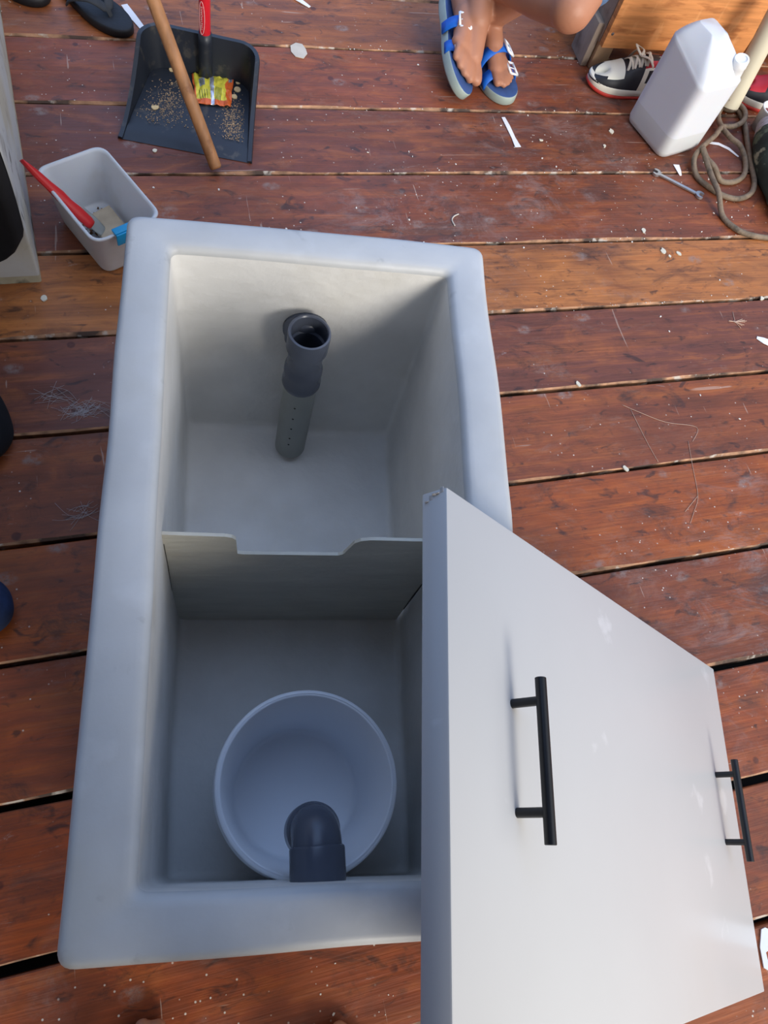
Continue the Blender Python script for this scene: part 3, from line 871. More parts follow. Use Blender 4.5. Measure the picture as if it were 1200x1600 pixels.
tube(bm, catmull([V((0.7375, 1.2773, 0.0000)) + V((0, 0, 0.003)), V((0.7244, 1.2715, 0.0000)) + V((0, 0, 0.002)), V((0.7164, 1.2597, 0.0000)) + V((0, 0, 0.002)), V((0.7182, 1.2418, 0.0000)) + V((0, 0, 0.003))], 6), 0.0016, 8)
tag(link('wire_curl', bm, m_off2), 'small pale curl of wire on the floor behind the tank corner', 'wire curl')
# white torn piece bottom right
m_torn = M('white_torn_sheet', (224, 228, 232), 0.6, var=0.04)
bm = newbm()
po = [(0.8585, -0.2967, 0.0000), (0.8668, -0.2957, 0.0000), (0.8725, -0.3000, 0.0000), (0.9223, -0.3060, 0.0000), (0.9031, -0.3439, 0.0000), (0.8592, -0.3275, 0.0000), (0.8518, -0.3295, 0.0000), (0.8503, -0.3405, 0.0000), (0.8450, -0.3542, 0.0000), (0.8386, -0.3489, 0.0000), (0.8447, -0.3202, 0.0000)]
prism(bm, [(p[0], p[1]) for p in po], 0.0006, 0.0030)
tag(link('torn_sheet', bm, m_torn, smooth=False), 'torn white sheet scrap at the right edge beside the lid', 'scrap')

# ------------------------------------------------------------ loose debris specks and fibres
m_speck = M('white_debris', (216, 210, 200), 0.8, var=0.1)
bm = newbm()
zones = [(0.55, 1.95, 1.15, 2.0, 110), (1.0, 1.75, 0.3, 1.3, 40), (-0.18, 0.7, 0.95, 2.0, 40), (-0.1, 0.25, -0.33, -0.16, 30), (1.3, 1.6, 1.2, 1.5, 40)]
def flake(x, y, s):
    n = random.choice((5, 6, 7)); a0_ = random.random() * 6; el = random.uniform(0.45, 1.0); ro = random.random() * 3
    po = []
    for k in range(n):
        t = a0_ + k / n * 2 * math.pi; rr = s * random.uniform(0.6, 1.1)
        u_, v_ = math.cos(t) * rr, math.sin(t) * rr * el
        po.append((x + u_ * math.cos(ro) - v_ * math.sin(ro), y + u_ * math.sin(ro) + v_ * math.cos(ro)))
    prism(bm, po, 0.0003, 0.0003 + min(0.0015, s * 0.5))
def free(x, y):
    if math.hypot(x - 1.41, y - 1.56) < 0.13 or (x > 1.22 and y > 1.66) or (0.8 < x < 1.02 and y > 1.6): return False
    if -0.03 < x < 0.33 and 1.42 < y < 1.83: return False
    if y < 1.36 and x < 0.06 and y > 1.1: return False
    return True
for x0, x1, y0, y1, n in zones:
    for k in range(n):
        x, y = random.uniform(x0, x1), random.uniform(y0, y1)
        if free(x, y): flake(x, y, random.choice((0.0007, 0.0009, 0.0012, 0.0012, 0.0016, 0.0030)))
for sy in seams[6:11]:
    for k in range(40):
        x = random.uniform(0.5, 2.1); y = sy[0] + sy[1] * x + random.gauss(0.006, 0.005)
        if free(x, y) and (y > 0.9 or x > 1.0): flake(x, y, random.uniform(0.0006, 0.0022))
tag(link('floor_debris', bm, m_speck, smooth=False), 'tiny white paint flakes and crumbs scattered over the plank floor', 'debris', kind='stuff')
m_fib = M('pale_fibre', (190, 160, 140), 0.7)
bm = newbm()
def fibre(pts, r=0.0005, z=0.001): tube(bm, catmull([V((p[0], p[1], z)) for p in pts], 5), r, 5)
fc_ = V((1.3668, 0.9220, 0.0000))
for a_, l_ in ((1.35, .030), (-1.2, .022), (0.1, .030), (0.25, .026), (-0.1, .028), (3.0, .018), (2.85, .016), (-0.5, .024), (-.7, .020), (0.0, .034)):
    fibre([fc_ + V((math.cos(a_), math.sin(a_), 0)) * l_, fc_ - V((math.cos(a_), math.sin(a_), 0)) * 0.004], 0.0007)
fibre([(0.9767, 0.7212, 0.0000), (1.0132, 0.6978, 0.0000), (1.0668, 0.6677, 0.0000), (1.1382, 0.6473, 0.0000), (1.1138, 0.6139, 0.0000)]); fibre([(1.1027, 0.6151, 0.0000), (1.0878, 0.5530, 0.0000), (1.0718, 0.4855, 0.0000), (1.0474, 0.4511, 0.0000), (1.0278, 0.4271, 0.0000)])
fibre([(0.9928, 0.7080, 0.0000), (1.0013, 0.6260, 0.0000), (1.0097, 0.5746, 0.0000)]); fibre([(1.0265, 0.4538, 0.0000), (1.0718, 0.4855, 0.0000)])
tag(link('loose_fibres', bm, m_fib), 'pale hair-thin glass fibres lying on the planks right of tank', 'fibres', kind='stuff')
bm = newbm()
m_fib2 = M('grey_fibre', (170, 160, 158), 0.7)
for c0, n, sp in (((-0.1490, 0.8186, 0.0000), 34, 0.022), ((-0.1864, 0.8501, 0.0000), 14, 0.02), ((-0.1514, 0.6079, 0.0000), 16, 0.018), ((-0.1098, 0.8148, 0.0000), 12, 0.02)):
    for k in range(n):
        a_ = random.gauss(0.1, 0.6); l_ = random.uniform(0.01, 0.034)
        p = V(c0) + V((random.gauss(0, sp * 0.6), random.gauss(0, sp * 0.4), 0)); q = V((math.cos(a_), math.sin(a_), 0)) * l_
        fibre([p - q, p + V((random.gauss(0, 0.004), random.gauss(0, 0.006), 0)), p + q], 0.00028)
tag(link('fibre_tufts', bm, m_fib2), 'tufts of grey glass fibre on the dark planks left of tank', 'fibres', kind='stuff')

# ------------------------------------------------------------ wooden crate
m_ply = M('orange_timber', (196, 132, 78), 0.6, var=0.25, scale=6, stretch=(1, 3, 14), bump=0.1,
          spot=[((142, 84, 44), 7, 0.55, 0.12, 0.6, (2, 1, 8)), ((222, 164, 110), 10, 0.6, 0.1, 0.4, (3, 1, 1))])
m_grw = M('grey_weathered_timber', (142, 128, 116), 0.8, var=0.2, scale=10, stretch=(3, 3, 1), bump=0.2, spot=[((70, 54, 44), 8, 0.55, 0.1, 0.6)])
m_leg = M('dirty_pale_timber', (172, 142, 112), 0.8, var=0.2, scale=14, bump=0.2, spot=[((80, 58, 40), 12, 0.52, 0.12, 0.8)])
cx0, cx1, cy0, cy1, cz0, cz1 = 1.272, 1.735, 1.790, 2.16, 0.078, 0.45
cr_ = empty('wooden_crate', (1.5, 1.97, 0), 'orange-brown wooden crate bench on short legs at the upper right', 'crate')
bm = newbm(); box(bm, ((cx0 + cx1) / 2, cy0 + 0.010, (cz0 + 0.30) / 2), (cx1 - cx0, 0.020, 0.30 - cz0), None, 0.002)
link('front_board', bm, m_ply, cr_, autosm=40)
bm = newbm(); box(bm, ((cx0 + cx1) / 2, cy0 + 0.010, (0.303 + cz1) / 2), (cx1 - cx0, 0.020, cz1 - 0.303), None, 0.002)
link('front_board', bm, m_ply, cr_, autosm=40)
for xs, mm_ in ((cx0 + 0.010, m_grw), (cx1 - 0.010, m_ply)):
    bm = newbm(); box(bm, (xs, (cy0 + cy1) / 2 + 0.011, (cz0 + cz1) / 2), (0.020, cy1 - cy0 - 0.022, cz1 - cz0), None, 0.002)
    link('side_board', bm, mm_, cr_, autosm=40)
bm = newbm(); box(bm, ((cx0 + cx1) / 2, cy1 - 0.010, (cz0 + cz1) / 2), (cx1 - cx0 - 0.042, 0.020, cz1 - cz0 - 0.002), None, 0.002)
link('back_board', bm, m_grw, cr_, autosm=40)
bm = newbm(); box(bm, ((cx0 + cx1) / 2, (cy0 + cy1) / 2, cz1 + 0.011), (cx1 - cx0 + 0.02, cy1 - cy0 + 0.02, 0.020), None, 0.003)
link('seat_board', bm, m_ply, cr_, autosm=40)
for x_, y_ in ((cx0 + 0.030, cy0 + 0.045), (cx1 - 0.050, cy0 + 0.045), (cx0 + 0.030, cy1 - 0.05), (cx1 - 0.050, cy1 - 0.05)):
    bm = newbm(); box(bm, (x_, y_, 0.06), (0.050, 0.045, 0.12), None, 0.003); link('leg', bm, m_leg, cr_, autosm=40)
bm = newbm(); box(bm, (cx0 - 0.008, cy0 + 0.075, 0.062), (0.020, 0.085, 0.124), None, 0.003)
link('leg_plate', bm, m_grw, cr_, autosm=40)
bm = newbm()
lathe(bm, [(0, -0.002), (0.004, -0.002), (0.0045, 0), (0.004, 0.001), (0, 0.0015)], 14, (cx0 + 0.014, cy0, 0.118), basis((0, 0, 1), (0, -1, 0)))
link('screw_head', bm, M('rusty_steel', (104, 96, 96), 0.5, metal=0.6), cr_)

# ------------------------------------------------------------ jug
m_jug = M('milky_polyethylene', (222, 227, 234), 0.32, var=0.02, scale=4, trans=0.15, sss=0.2, ior=1.35)
m_liq = M('milky_wall_over_liquid', (211, 215, 217), 0.32, var=0.02, scale=4, trans=0.15, sss=0.1, ior=1.35)
jc = V((1.413, 1.556)); jr = V((0.958, 0.287)).normalized(); ja = V((jr.y, -jr.x))
jw, jd = 0.150, 0.168
jq = [jc - jr * jw / 2 - ja * jd / 2, jc + jr * jw / 2 - ja * jd / 2, jc + jr * jw / 2 + ja * jd / 2, jc - jr * jw / 2 + ja * jd / 2]
jug = empty('plastic_jug', (jc.x, jc.y, 0), 'milky translucent square plastic jug with side cap, part filled, beside the crate', 'jug')
bm = newbm()
def uv(p):
    q = V((p.x, p.y)) - jc; return q.dot(jr) / (jw / 2), q.dot(ja) / (jd / 2)
def shoulder(p):
    u, v = uv(p); return 0.208 + 0.040 * max(0, min(1, 0.5 * (-u * 0.7 - v * 1.2) + 0.15))
base = [(0.030, 0.012, 0.004), (0.014, 0.020, 0.0), (0.004, 0.026, 0.006), (0.0, 0.028, 0.020), (0.0, 0.028, 0.064), (0.0, 0.028, 0.066)]
rg = [ringpoly(jq, pr[0], pr[1], pr[2], 12, 7) for pr in base]
low = ringpoly(jq, 0.0, 0.028, 0.0, 12, 7)
for fr in (0.4, 0.8, 0.95):
    rg.append([V((p.x, p.y, 0.066 + (shoulder(p) - 0.066) * fr)) for p in low])
topc = [c_ - jr * 0.010 - ja * 0.020 for c_ in [jc + (q_ - jc) * 1.0 for q_ in jq]]
top = ringpoly(topc, 0.050, 0.012, 0.0, 12, 7)
hole = V((jc.x + jr.x * 0.042 - ja.x * 0.012, jc.y + jr.y * 0.042 - ja.y * 0.012, 0.258))
for t_, e_z in ((0.0, 0.0), (0.04, 0.05), (0.09, 0.13), (0.16, 0.24), (0.26, 0.37), (0.38, 0.50), (0.50, 0.62), (0.62, 0.73), (0.74, 0.83), (0.86, 0.92), (0.95, 0.98), (1.0, 1.0)):
    ring = []
    for p, q in zip(low, top):
        zs_ = shoulder(p); u, v = uv(q); za = 0.290 - 0.045 * max(0, v)
        r_p = V((p.x + (q.x - p.x) * t_, p.y + (q.y - p.y) * t_, zs_ + (za - zs_) * e_z))
        d = (r_p - hole).length; g = math.exp(-(d / 0.022) ** 2) * 0.034
        c3 = V((jc.x - jr.x * 0.02, jc.y - jr.y * 0.02, r_p.z - 0.02)) - r_p
        ring.append(r_p + c3.normalized() * g)
    rg.append(ring)
loftrings(bm, rg, mi=[1] * 5 + [0] * (len(rg) - 4), cap0=True, cap1=True)
link('jug_body', bm, [m_jug, m_liq], jug)
bm = newbm()
cp = jc + ja * 0.062 + jr * 0.046
tilt = basis((0, 0, 1), -V((jr.x, jr.y, 0)))
mcap = Matrix.Rotation(0.25, 3, V((ja.x, ja.y, 0)))
lathe(bm, [(0.0, -0.02), (0.0165, -0.02), (0.0175, 0.006), (0.0190, 0.008), (0.0190, 0.026), (0.0175, 0.0285), (0.0135, 0.0285), (0.0125, 0.0265), (0.0, 0.0265)], 36, (cp.x, cp.y, 0.234), mcap)
link('screw_cap', bm, M('white_cap_plastic', (232, 236, 238), 0.4), jug, autosm=40)
# ------------------------------------------------------------ sneakers
m_sw = M('white_leather', (226, 224, 206), 0.5, var=0.04, scale=30)
m_sb = M('black_leather', (36, 38, 44), 0.5, var=0.2, scale=40)
m_sr = M('red_leather', (178, 32, 46), 0.5, var=0.1, scale=30)
m_lace = M('cream_lace', (206, 198, 180), 0.8, var=0.08, scale=120)
m_rsole = M('red_rubber', (176, 48, 40), 0.6, var=0.1)
m_msole = M('cream_rubber', (222, 220, 208), 0.55, var=0.05, scale=30)
def sneaker(heel, toe, lb, lace=True, mats=None):
    Mt, L = place(heel, toe)
    o = empty('sneaker', tuple(V(heel)), lb, 'sneaker')
    O = outline(L, 0.108, n=64)
    bm = newbm(); slab(bm, O, 0.0, 0.010, Mt, 0.003, mi=(0, 0), toe_up=0.010, L=L); link('outsole', bm, m_rsole, o)
    bm = newbm(); slab(bm, [(x * 0.985, y * 0.99 + 0.001) for x, y in O], 0.009, 0.030, Mt, 0.003, mi=(0, 0), toe_up=0.008, L=L); link('midsole', bm, m_msole, o)
    # upper: stack from sole line to centre ridge
    def top(s):     # height of the ridge along the shoe, s from heel 0 to toe 1
        ks = [(0, 0.100), (0.12, 0.112), (0.3, 0.108), (0.45, 0.104), (0.62, 0.084), (0.75, 0.062), (0.88, 0.052), (0.97, 0.044), (1.0, 0.036)]
        for (a, b), (c_, d) in zip(ks, ks[1:]):
            if a <= s <= c_: return b + (d - b) * (s - a) / (c_ - a)
        return 0.03
    NV_ = 12; G_ = []
    for j in range(NV_ + 1):
        t = j / NV_; row = []
        for x, y in O:
            s = y / L; H_ = top(min(1, max(0, s)))
            ww = math.cos(t * math.pi / 2) ** 0.75
            zz = 0.028 + (H_ - 0.028) * math.sin(t * math.pi / 2) ** 0.9
            yy = y + (0.45 * L - y) * 0.05 * t
            if s > 0.8: yy = y - (s - 0.8) * L * 0.9 * t ** 2
            if s < 0.1: yy = y + (0.1 - s) * L * 0.5 * t ** 2
            row.append(bmv(Mt @ V((x * ww * 0.97, yy, zz)))) if False else row.append((Mt @ V((x * ww * 0.97, yy, zz)), s, t, x))
        G_.append(row)
    bm = newbm(); VV = [[bm.verts.new(p[0]) for p in row] for row in G_]
    n = len(O)
    for j in range(NV_):
        for k in range(n):
            s = (G_[j][k][1] + G_[j][(k + 1) % n][1]) / 2; t = (j + .5) / NV_
            if s < 0.34 and t > 0.86: continue           # foot opening
            m_ = 0
            if s > 0.84 - 0.0 * t and t < 0.58: m_ = 1      # mudguard
            if 0.62 < s <= 0.84 and t < 0.42: m_ = 1
            if 0.50 < s <= 0.66 and t < 0.85: m_ = 1
            if 0.64 < s < 0.70 and t >= 0.42: m_ = 1      # eyestay
            if 0.36 < s < 0.5 and t < 0.6: m_ = 0
            if 0.36 < s < 0.45 and 0.15 < t < 0.5: m_ = 1  # swoosh-like sweep
            if 0.26 < s < 0.5 and t >= 0.6: m_ = 2
            if s <= 0.2: m_ = 2 if t < .6 else 1
            if s < 0.50 and t > 0.86: m_ = 1
            f = bm.faces.new((VV[j][k], VV[j][(k + 1) % n], VV[j + 1][(k + 1) % n], VV[j + 1][k])); f.material_index = m_
    u = link('upper', bm, mats or [m_sw, m_sb, m_sr], o)
    sm = u.modifiers.new('sub', 'SUBSURF'); sm.levels = 1; sm.render_levels = 1
    if lace:
        bm = newbm()
        for i in range(4):
            s = 0.66 - i * 0.055; zt_ = top(s) + 0.003
            for d_ in (-1, 1):
                pts = catmull([Mt @ V((d_ * 0.024, s * L, zt_ - 0.010)), Mt @ V((d_ * 0.010, (s - 0.012) * L, zt_ + 0.004)), Mt @ V((-d_ * 0.010, (s - 0.030) * L, zt_ + 0.006)), Mt @ V((-d_ * 0.024, (s - 0.045) * L, zt_ - 0.004))], 5)
                tube(bm, pts, 0.0034, 8, flat=(0.5, 1.2))
        zt_ = top(0.56) + 0.010
        b0 = Mt @ V((0, 0.56 * L, zt_))
        for loop in ([(0, .56, 0), (0.03, .60, .008), (0.045, .55, -.002), (0.02, .52, .004), (0, .56, 0)], [(0, .56, 0), (-0.025, .50, .010), (-0.040, .46, .0), (-.015, .50, .006), (0, .56, 0)]):
            tube(bm, catmull([Mt @ V((a, b * L, zt_ + c_)) for a, b, c_ in loop], 6), 0.0032, 8, flat=(0.5, 1.3))
        pts = catmull([Mt @ V((0, .56 * L, zt_)), Mt @ V((0.030, .575 * L, zt_ - 0.004)), Mt @ V((0.056, .58 * L, 0.050)), Mt @ V((0.062, .585 * L, 0.02)), Mt @ V((0.070, .56 * L, 0.003)), Mt @ V((0.095, .50 * L, 0.0025))], 6)
        tube(bm, pts, 0.0034, 8, flat=(0.6, 1.2))
        link('laces', bm, m_lace, o)
    return o
sneaker((1.512, 1.705, 0.0), (1.243, 1.752, 0.0), 'white and black sneaker with cream laces and red sole under the crate edge')
sneaker((1.95, 1.62, 0.0), (1.715, 1.735, 0.0), 'red and black sneaker half hidden behind the jug and pipe', False, [m_sr, m_sb, m_sr])

# ------------------------------------------------------------ pvc pipe, hose, spanner, cup, camouflage roll
m_bpipe = M('cream_pvc', (196, 188, 164), 0.5, var=0.06, scale=10, spot=[((60, 60, 56), 40, 0.70, 0.03, 0.7)])
pa = V((1.655, 1.640, 0.030)); pb = V((1.6691, 1.6950, 0.2500)); pd = (pb - pa).normalized()
bm = newbm()
lathe(bm, [(0.024, 0.0), (0.0275, 0.0), (0.0275, 1.0), (0.024, 1.0), (0.024, 0.0)], 32, pa, basis(pd.cross(V((0, 0, 1))), pd))
tag(link('plastic_pipe', bm, m_bpipe, autosm=40), 'thick cream plastic pipe leaning up behind the jug at right edge', 'pipe')

m_hose = M('dirty_brown_hose', (118, 102, 84), 0.7, var=0.25, scale=40, bump=0.3, bscale=120, spot=[((70, 64, 56), 30, 0.55, 0.1, 0.7)])
hz_ = 0.0075
hpts = [(1.6606, 1.6586, 0.0000), (1.6782, 1.6487, 0.0000), (1.7052, 1.6495, 0.0000), (1.7047, 1.6001, 0.0000), (1.6800, 1.5236, 0.0000), (1.6502, 1.4324, 0.0000), (1.6317, 1.3704, 0.0000), (1.5993, 1.3287, 0.0000), (1.5495, 1.3109, 0.0000), (1.5046, 1.3252, -0.0000), (1.4740, 1.3575, 0.0000), (1.4555, 1.3946, -0.0000), (1.4592, 1.4415, 0.0000), (1.5088, 1.4897, 0.0000),
        (1.5641, 1.5295, 0.0000), (1.6055, 1.5650, 0.0000), (1.6461, 1.5683, 0.0000), (1.6899, 1.5921, 0.0000), (1.7113, 1.6288, 0.0000), (1.7011, 1.6598, 0.0000), (1.6606, 1.6586, 0.0000), (1.6152, 1.6160, 0.0000), (1.6035, 1.5700, -0.0000), (1.6135, 1.5252, 0.0000), (1.6322, 1.4908, 0.0000), (1.6377, 1.4469, 0.0000), (1.6111, 1.3989, 0.0000), (1.5697, 1.3731, 0.0000), (1.5252, 1.3757, 0.0000), (1.4984, 1.3992, 0.0000), (1.4881, 1.4321, 0.0000),
        (1.4921, 1.4703, 0.0000), (1.4839, 1.4321, -0.0000), (1.4740, 1.3621, 0.0000), (1.4703, 1.3075, 0.0000), (1.4746, 1.2537, 0.0000), (1.4946, 1.2092, 0.0000), (1.5354, 1.1841, 0.0000), (1.6158, 1.1685, 0.0000), (1.7632, 1.1484, 0.0000)]
hh = [V((p[0], p[1], hz_ + (0.013 if 12 <= i <= 24 else 0.0) + (0.024 if 29 <= i <= 34 else 0))) for i, p in enumerate(hpts)]
bm = newbm(); tube(bm, catmull(hh, 6), 0.0072, 12)
tag(link('coiled_hose', bm, m_hose), 'dirty grey-brown hose loosely coiled on the floor in front of jug', 'hose')

m_steel = M('dull_chrome_steel', (176, 178, 182), 0.32, metal=0.85, var=0.1, scale=60)
sa = V((1.3370, 1.4088, 0.0000)); sb = V((1.4390, 1.3282, -0.0000)); sdv = (sb - sa); Ls = sdv.length
msn = basis(sdv, V((0, 0, 1))).to_4x4(); msn.translation = sa
bm = newbm()
prism(bm, [(-0.005, 0.008), (0.005, 0.008), (0.0042, Ls * 0.5), (0.005, Ls - 0.008), (-0.005, Ls - 0.008), (-0.0042, Ls * 0.5)], 0.002, 0.0065, mat=msn, bevel=0.0012)
def jaw(cy, sgn, r, op):
    po = []
    for k in range(20):
        t = math.radians(40 + (280) * k / 19)
        po.append((math.sin(t) * r * sgn, cy + sgn * math.cos(t) * r))
    inn = [(-0.5 * op * sgn * 1.0, cy + sgn * r * 0.62), (-0.5 * op * sgn, cy - sgn * r * 0.1), (0, cy - sgn * r * 0.35), (0.5 * op * sgn, cy - sgn * r * 0.1), (0.5 * op * sgn, cy + sgn * r * 0.62)]
    prism(bm, po + inn, 0.0012, 0.0078, mat=msn)
jaw(Ls, 1, 0.0125, 0.011); jaw(0.0, -1, 0.0120, 0.010)
tag(link('spanner', bm, m_steel, smooth=False), 'steel open-ended spanner lying on the planks below the jug', 'spanner')

m_cup = M('white_plastic_cup', (220, 220, 216), 0.4, var=0.05)
m_cupr = M('dark_red_paint', (128, 36, 50), 0.4, var=0.15, scale=40)
cc = V((1.7608, 1.5844, 0.0500)); cc.z = 0
cup = empty('cup', tuple(cc), 'white round cup with dark red inside at the right edge above camouflage bag', 'cup')
bm = newbm(); lathe(bm, [(0, 0.002), (0.026, 0.002), (0.032, 0.06), (0.034, 0.066), (0.037, 0.064), (0.035, 0.06), (0.029, 0.0), (0, 0.0)], 40, cc)
link('cup_body', bm, m_cup, cup)
bm = newbm(); lathe(bm, [(0, 0.046), (0.0285, 0.046), (0.0285, 0.003), (0, 0.003)], 40, cc); link('contents', bm, m_cupr, cup)

m_camo = M('camouflage_cloth', (52, 62, 54), 0.9, scale=14, bump=0.4, bscale=30, col2=(26, 32, 30),
           spot=[((150, 148, 124), 22, 0.60, 0.05, 0.9), ((92, 104, 84), 16, 0.57, 0.06, 0.8, (1.5, 1, 1))])
m_camog = M('grey_band_cloth', (150, 146, 150), 0.9, scale=60, stretch=(1, 4, 1), var=0.35)
cb0 = V((1.7364, 1.5443, 0.0450)); cb1 = V((1.6480, 1.2229, 0.0320))
dirb = (cb1 - cb0).normalized()
bm = newbm(); pts = [cb0 + (cb1 - cb0) * t for t in [k / 24 for k in range(25)]]
rgs = tube(bm, pts, [0.035 + 0.022 * math.sin(min(1, k / 8) * math.pi / 2) - 0.030 * max(0, (k - 10) / 14) ** 1.5 for k in range(25)], 36)
for v in bm.verts:
    d = nz(v.co, 22, 1) * 0.008 + nz(v.co, 60, 4) * 0.003; v.co += V((nz(v.co, 15, 2) * 0.004, 0, d))
    v.co.z = max(v.co.z, 0.002)
for f in bm.faces:
    if (f.calc_center_median() - cb0).dot(dirb) < 0.035 or (f.calc_center_median() - cb1).dot(dirb) > -0.02: f.material_index = 1
tag(link('camouflage_bag', bm, [m_camo, m_camog]), 'rolled dark camouflage cloth bag with grey band at the right edge', 'bag')

# black lump filling the unidentified dark area behind the pipe
m_lump = M('matte_black', (22, 22, 25), 0.85, var=0.3, scale=20, bump=0.3)
bm = newbm(); bmesh.ops.create_icosphere(bm, subdivisions=4, radius=1.0, matrix=Matrix.Translation((1.96, 1.98, 0.10)) @ Matrix.Diagonal((0.16, 0.12, 0.10, 1)))
for v in bm.verts:
    v.co += V((nz(v.co, 9, 1), nz(v.co, 9, 5), nz(v.co, 9, 8))) * 0.03; v.co.z = max(v.co.z, 0.001)
tag(link('black_lump', bm, m_lump), 'black rounded lump on the floor at the upper right beside the crate', 'bag')

# ------------------------------------------------------------ cloths at the left edge
def hanging(name, top, bot, wid, lb, mat, cat, depth=0.03):
    bm = newbm(); NU, NV = 24, 30; t_, b_ = V(top), V(bot)
    def P(i, j, back):
        u, v = i / NU, j / NV
        wv = wid * (0.72 + 0.28 * math.sin(v * 2.2)) * (1 if v < 0.86 else math.sqrt(max(0, 1 - ((v - 0.86) / 0.15) ** 2)))
        c_ = t_.lerp(b_, v)
        x = (u - 0.5) * wv
        th = depth * math.sqrt(max(0, 1 - (2 * u - 1) ** 2)) * (0.5 + 0.5 * math.sin(v * 3))
        return c_ + V((x, (th if back else -th) + 0.014 * math.sin(u * 17 + v * 2) * (0 if back else 1) + 0.004 * math.sin(u * 41 - v * 3), 0))
    A = [[bm.verts.new(P(i, j, False)) for i in range(NU + 1)] for j in range(NV + 1)]
    B = [[bm.verts.new(P(i, j, True)) for i in range(NU + 1)] for j in range(NV + 1)]
    for G2 in (A, B):
        for j in range(NV):
            for i in range(NU): bm.faces.new((G2[j][i], G2[j][i + 1], G2[j + 1][i + 1], G2[j + 1][i]))
    bmesh.ops.remove_doubles(bm, verts=bm.verts[:], dist=0.0002)
    return tag(link(name, bm, mat), lb, cat)
m_blkc = M('black_cloth', (14, 14, 18), 0.95, var=0.3, scale=30)
m_den = M('blue_denim', (34, 50, 82), 0.9, var=0.25, scale=60)
hanging('hanging_cloth', (-0.30, 1.088, 0.62), (-0.30, 1.088, 0.105), 0.215, 'black cloth hanging down the near face of the white wall end', m_blkc, 'cloth', 0.02)
def lump(name, c, s, lb, mat, cat):
    bm = newbm(); bmesh.ops.create_icosphere(bm, subdivisions=4, radius=1.0, matrix=Matrix.Translation(c) @ Matrix.Diagonal((*s, 1)))
    for v in bm.verts:
        v.co += V((nz(v.co, 14, 1), nz(v.co, 14, 5), nz(v.co, 14, 8))) * 0.012; v.co.z = max(v.co.z, 0.001)
    return tag(link(name, bm, mat), lb, cat)
lump('black_cloth_bundle', (-0.2969, 0.7853, 0.0300), (0.043, 0.075, 0.035), 'black cloth bundle at the left edge beside the tank middle', m_blkc, 'cloth')
lump('denim_bundle', (-0.2980, 0.4464, 0.0300), (0.036, 0.048, 0.035), 'dark blue denim bundle at the left edge beside the tank', m_den, 'cloth')

# ------------------------------------------------------------ people
m_skin = M('brown_skin', (168, 116, 90), 0.5, var=0.10, scale=10, sss=0.08)
m_short = M('blue_shorts_cloth', (84, 112, 150), 0.9, var=0.12, scale=30, bump=0.2)
m_shirt = M('dark_shirt_cloth', (42, 46, 58), 0.9, var=0.08, scale=20)
m_hair = M('black_hair', (18, 15, 14), 0.6, var=0.2)
def capsule(bm, p0, r0, p1, r1, seg=20):
    p0, p1 = V(p0), V(p1); d = p1 - p0; L = d.length
    q = d.to_track_quat('Z', 'Y').to_matrix()
    pr = [(0, -r0)]
    for k in range(1, 6): t = k / 5 * math.pi / 2; pr.append((r0 * math.sin(t), -r0 * math.cos(t)))
    for k in range(0, 5): t = k / 5 * math.pi / 2; pr.append((r1 * math.cos(t), L + r1 * math.sin(t)))
    pr.append((0, L + r1))
    lathe(bm, pr, seg, p0, q)

def foot(bm, Mt, L, side):
    """side +1: big toe on local +x. local y forward, z up, sole at z=0"""
    k = L / 0.25
    def c(a, ra, b, rb): capsule(bm, Mt @ (V(a) * k), ra * k, Mt @ (V(b) * k), rb * k)
    s = side
    c((0, 0.030, 0.028), 0.028, (0.0, 0.075, 0.030), 0.028)
    c((0, 0.055, 0.080), 0.032, (s * 0.004, 0.110, 0.052), 0.028)
    c((s * 0.006, 0.100, 0.050), 0.028, (s * 0.014, 0.175, 0.022), 0.021)
    c((-s * 0.006, 0.090, 0.032), 0.026, (-s * 0.022, 0.165, 0.018), 0.017)
    c((s * 0.018, 0.172, 0.020), 0.020, (-s * 0.026, 0.160, 0.017), 0.016)
    c((0, 0.035, 0.030), 0.028, (0, 0.050, 0.085), 0.030)
    tx_ = [(0.026, 0.236, 0.0125), (0.006, 0.240, 0.0095), (-0.010, 0.232, 0.0088), (-0.023, 0.220, 0.0082), (-0.034, 0.206, 0.0078)]
    bx_ = [(0.020, 0.175), (0.005, 0.178), (-0.008, 0.174), (-0.018, 0.168), (-0.027, 0.158)]
    for (x, y, r), (x0, y0) in zip(tx_, bx_):
        c((s * x0, y0, 0.020), r * 1.05, (s * x, (y0 + y) / 2, 0.019), r * 0.95)
        c((s * x, (y0 + y) / 2, 0.019), r * 0.95, (s * x, y - r, r + 0.002), r)
    return Mt @ (V((0, 0.045, 0.090)) * k)

def hand(bm, wrist, dirv, up, s):
    b = basis(dirv, up); mt = b.to_4x4(); mt.translation = V(wrist)
    def c(a, ra, b_, rb): capsule(bm, mt @ V(a), ra, mt @ V(b_), rb, 12)
    c((-0.018, 0.01, 0), 0.018, (-0.026, 0.085, 0), 0.013); c((0.018, 0.01, 0), 0.018, (0.026, 0.085, 0), 0.013); c((0, 0.0, 0), 0.022, (0, 0.085, 0), 0.013)
    for i, (x, l) in enumerate(((-0.030, 0.062), (-0.010, 0.075), (0.010, 0.072), (0.030, 0.055))):
        c((x, 0.085, 0), 0.0095, (x * 1.15, 0.085 + l * .5, -0.010), 0.0088); c((x * 1.15, 0.085 + l * .5, -0.010), 0.0088, (x * 1.2, 0.085 + l * .85, -0.030), 0.0078)
    c((-s * 0.028, 0.02, -0.004), 0.012, (-s * 0.055, 0.06, -0.016), 0.010); c((-s * 0.055, 0.06, -0.016), 0.010, (-s * 0.056, 0.09, -0.026), 0.0085)

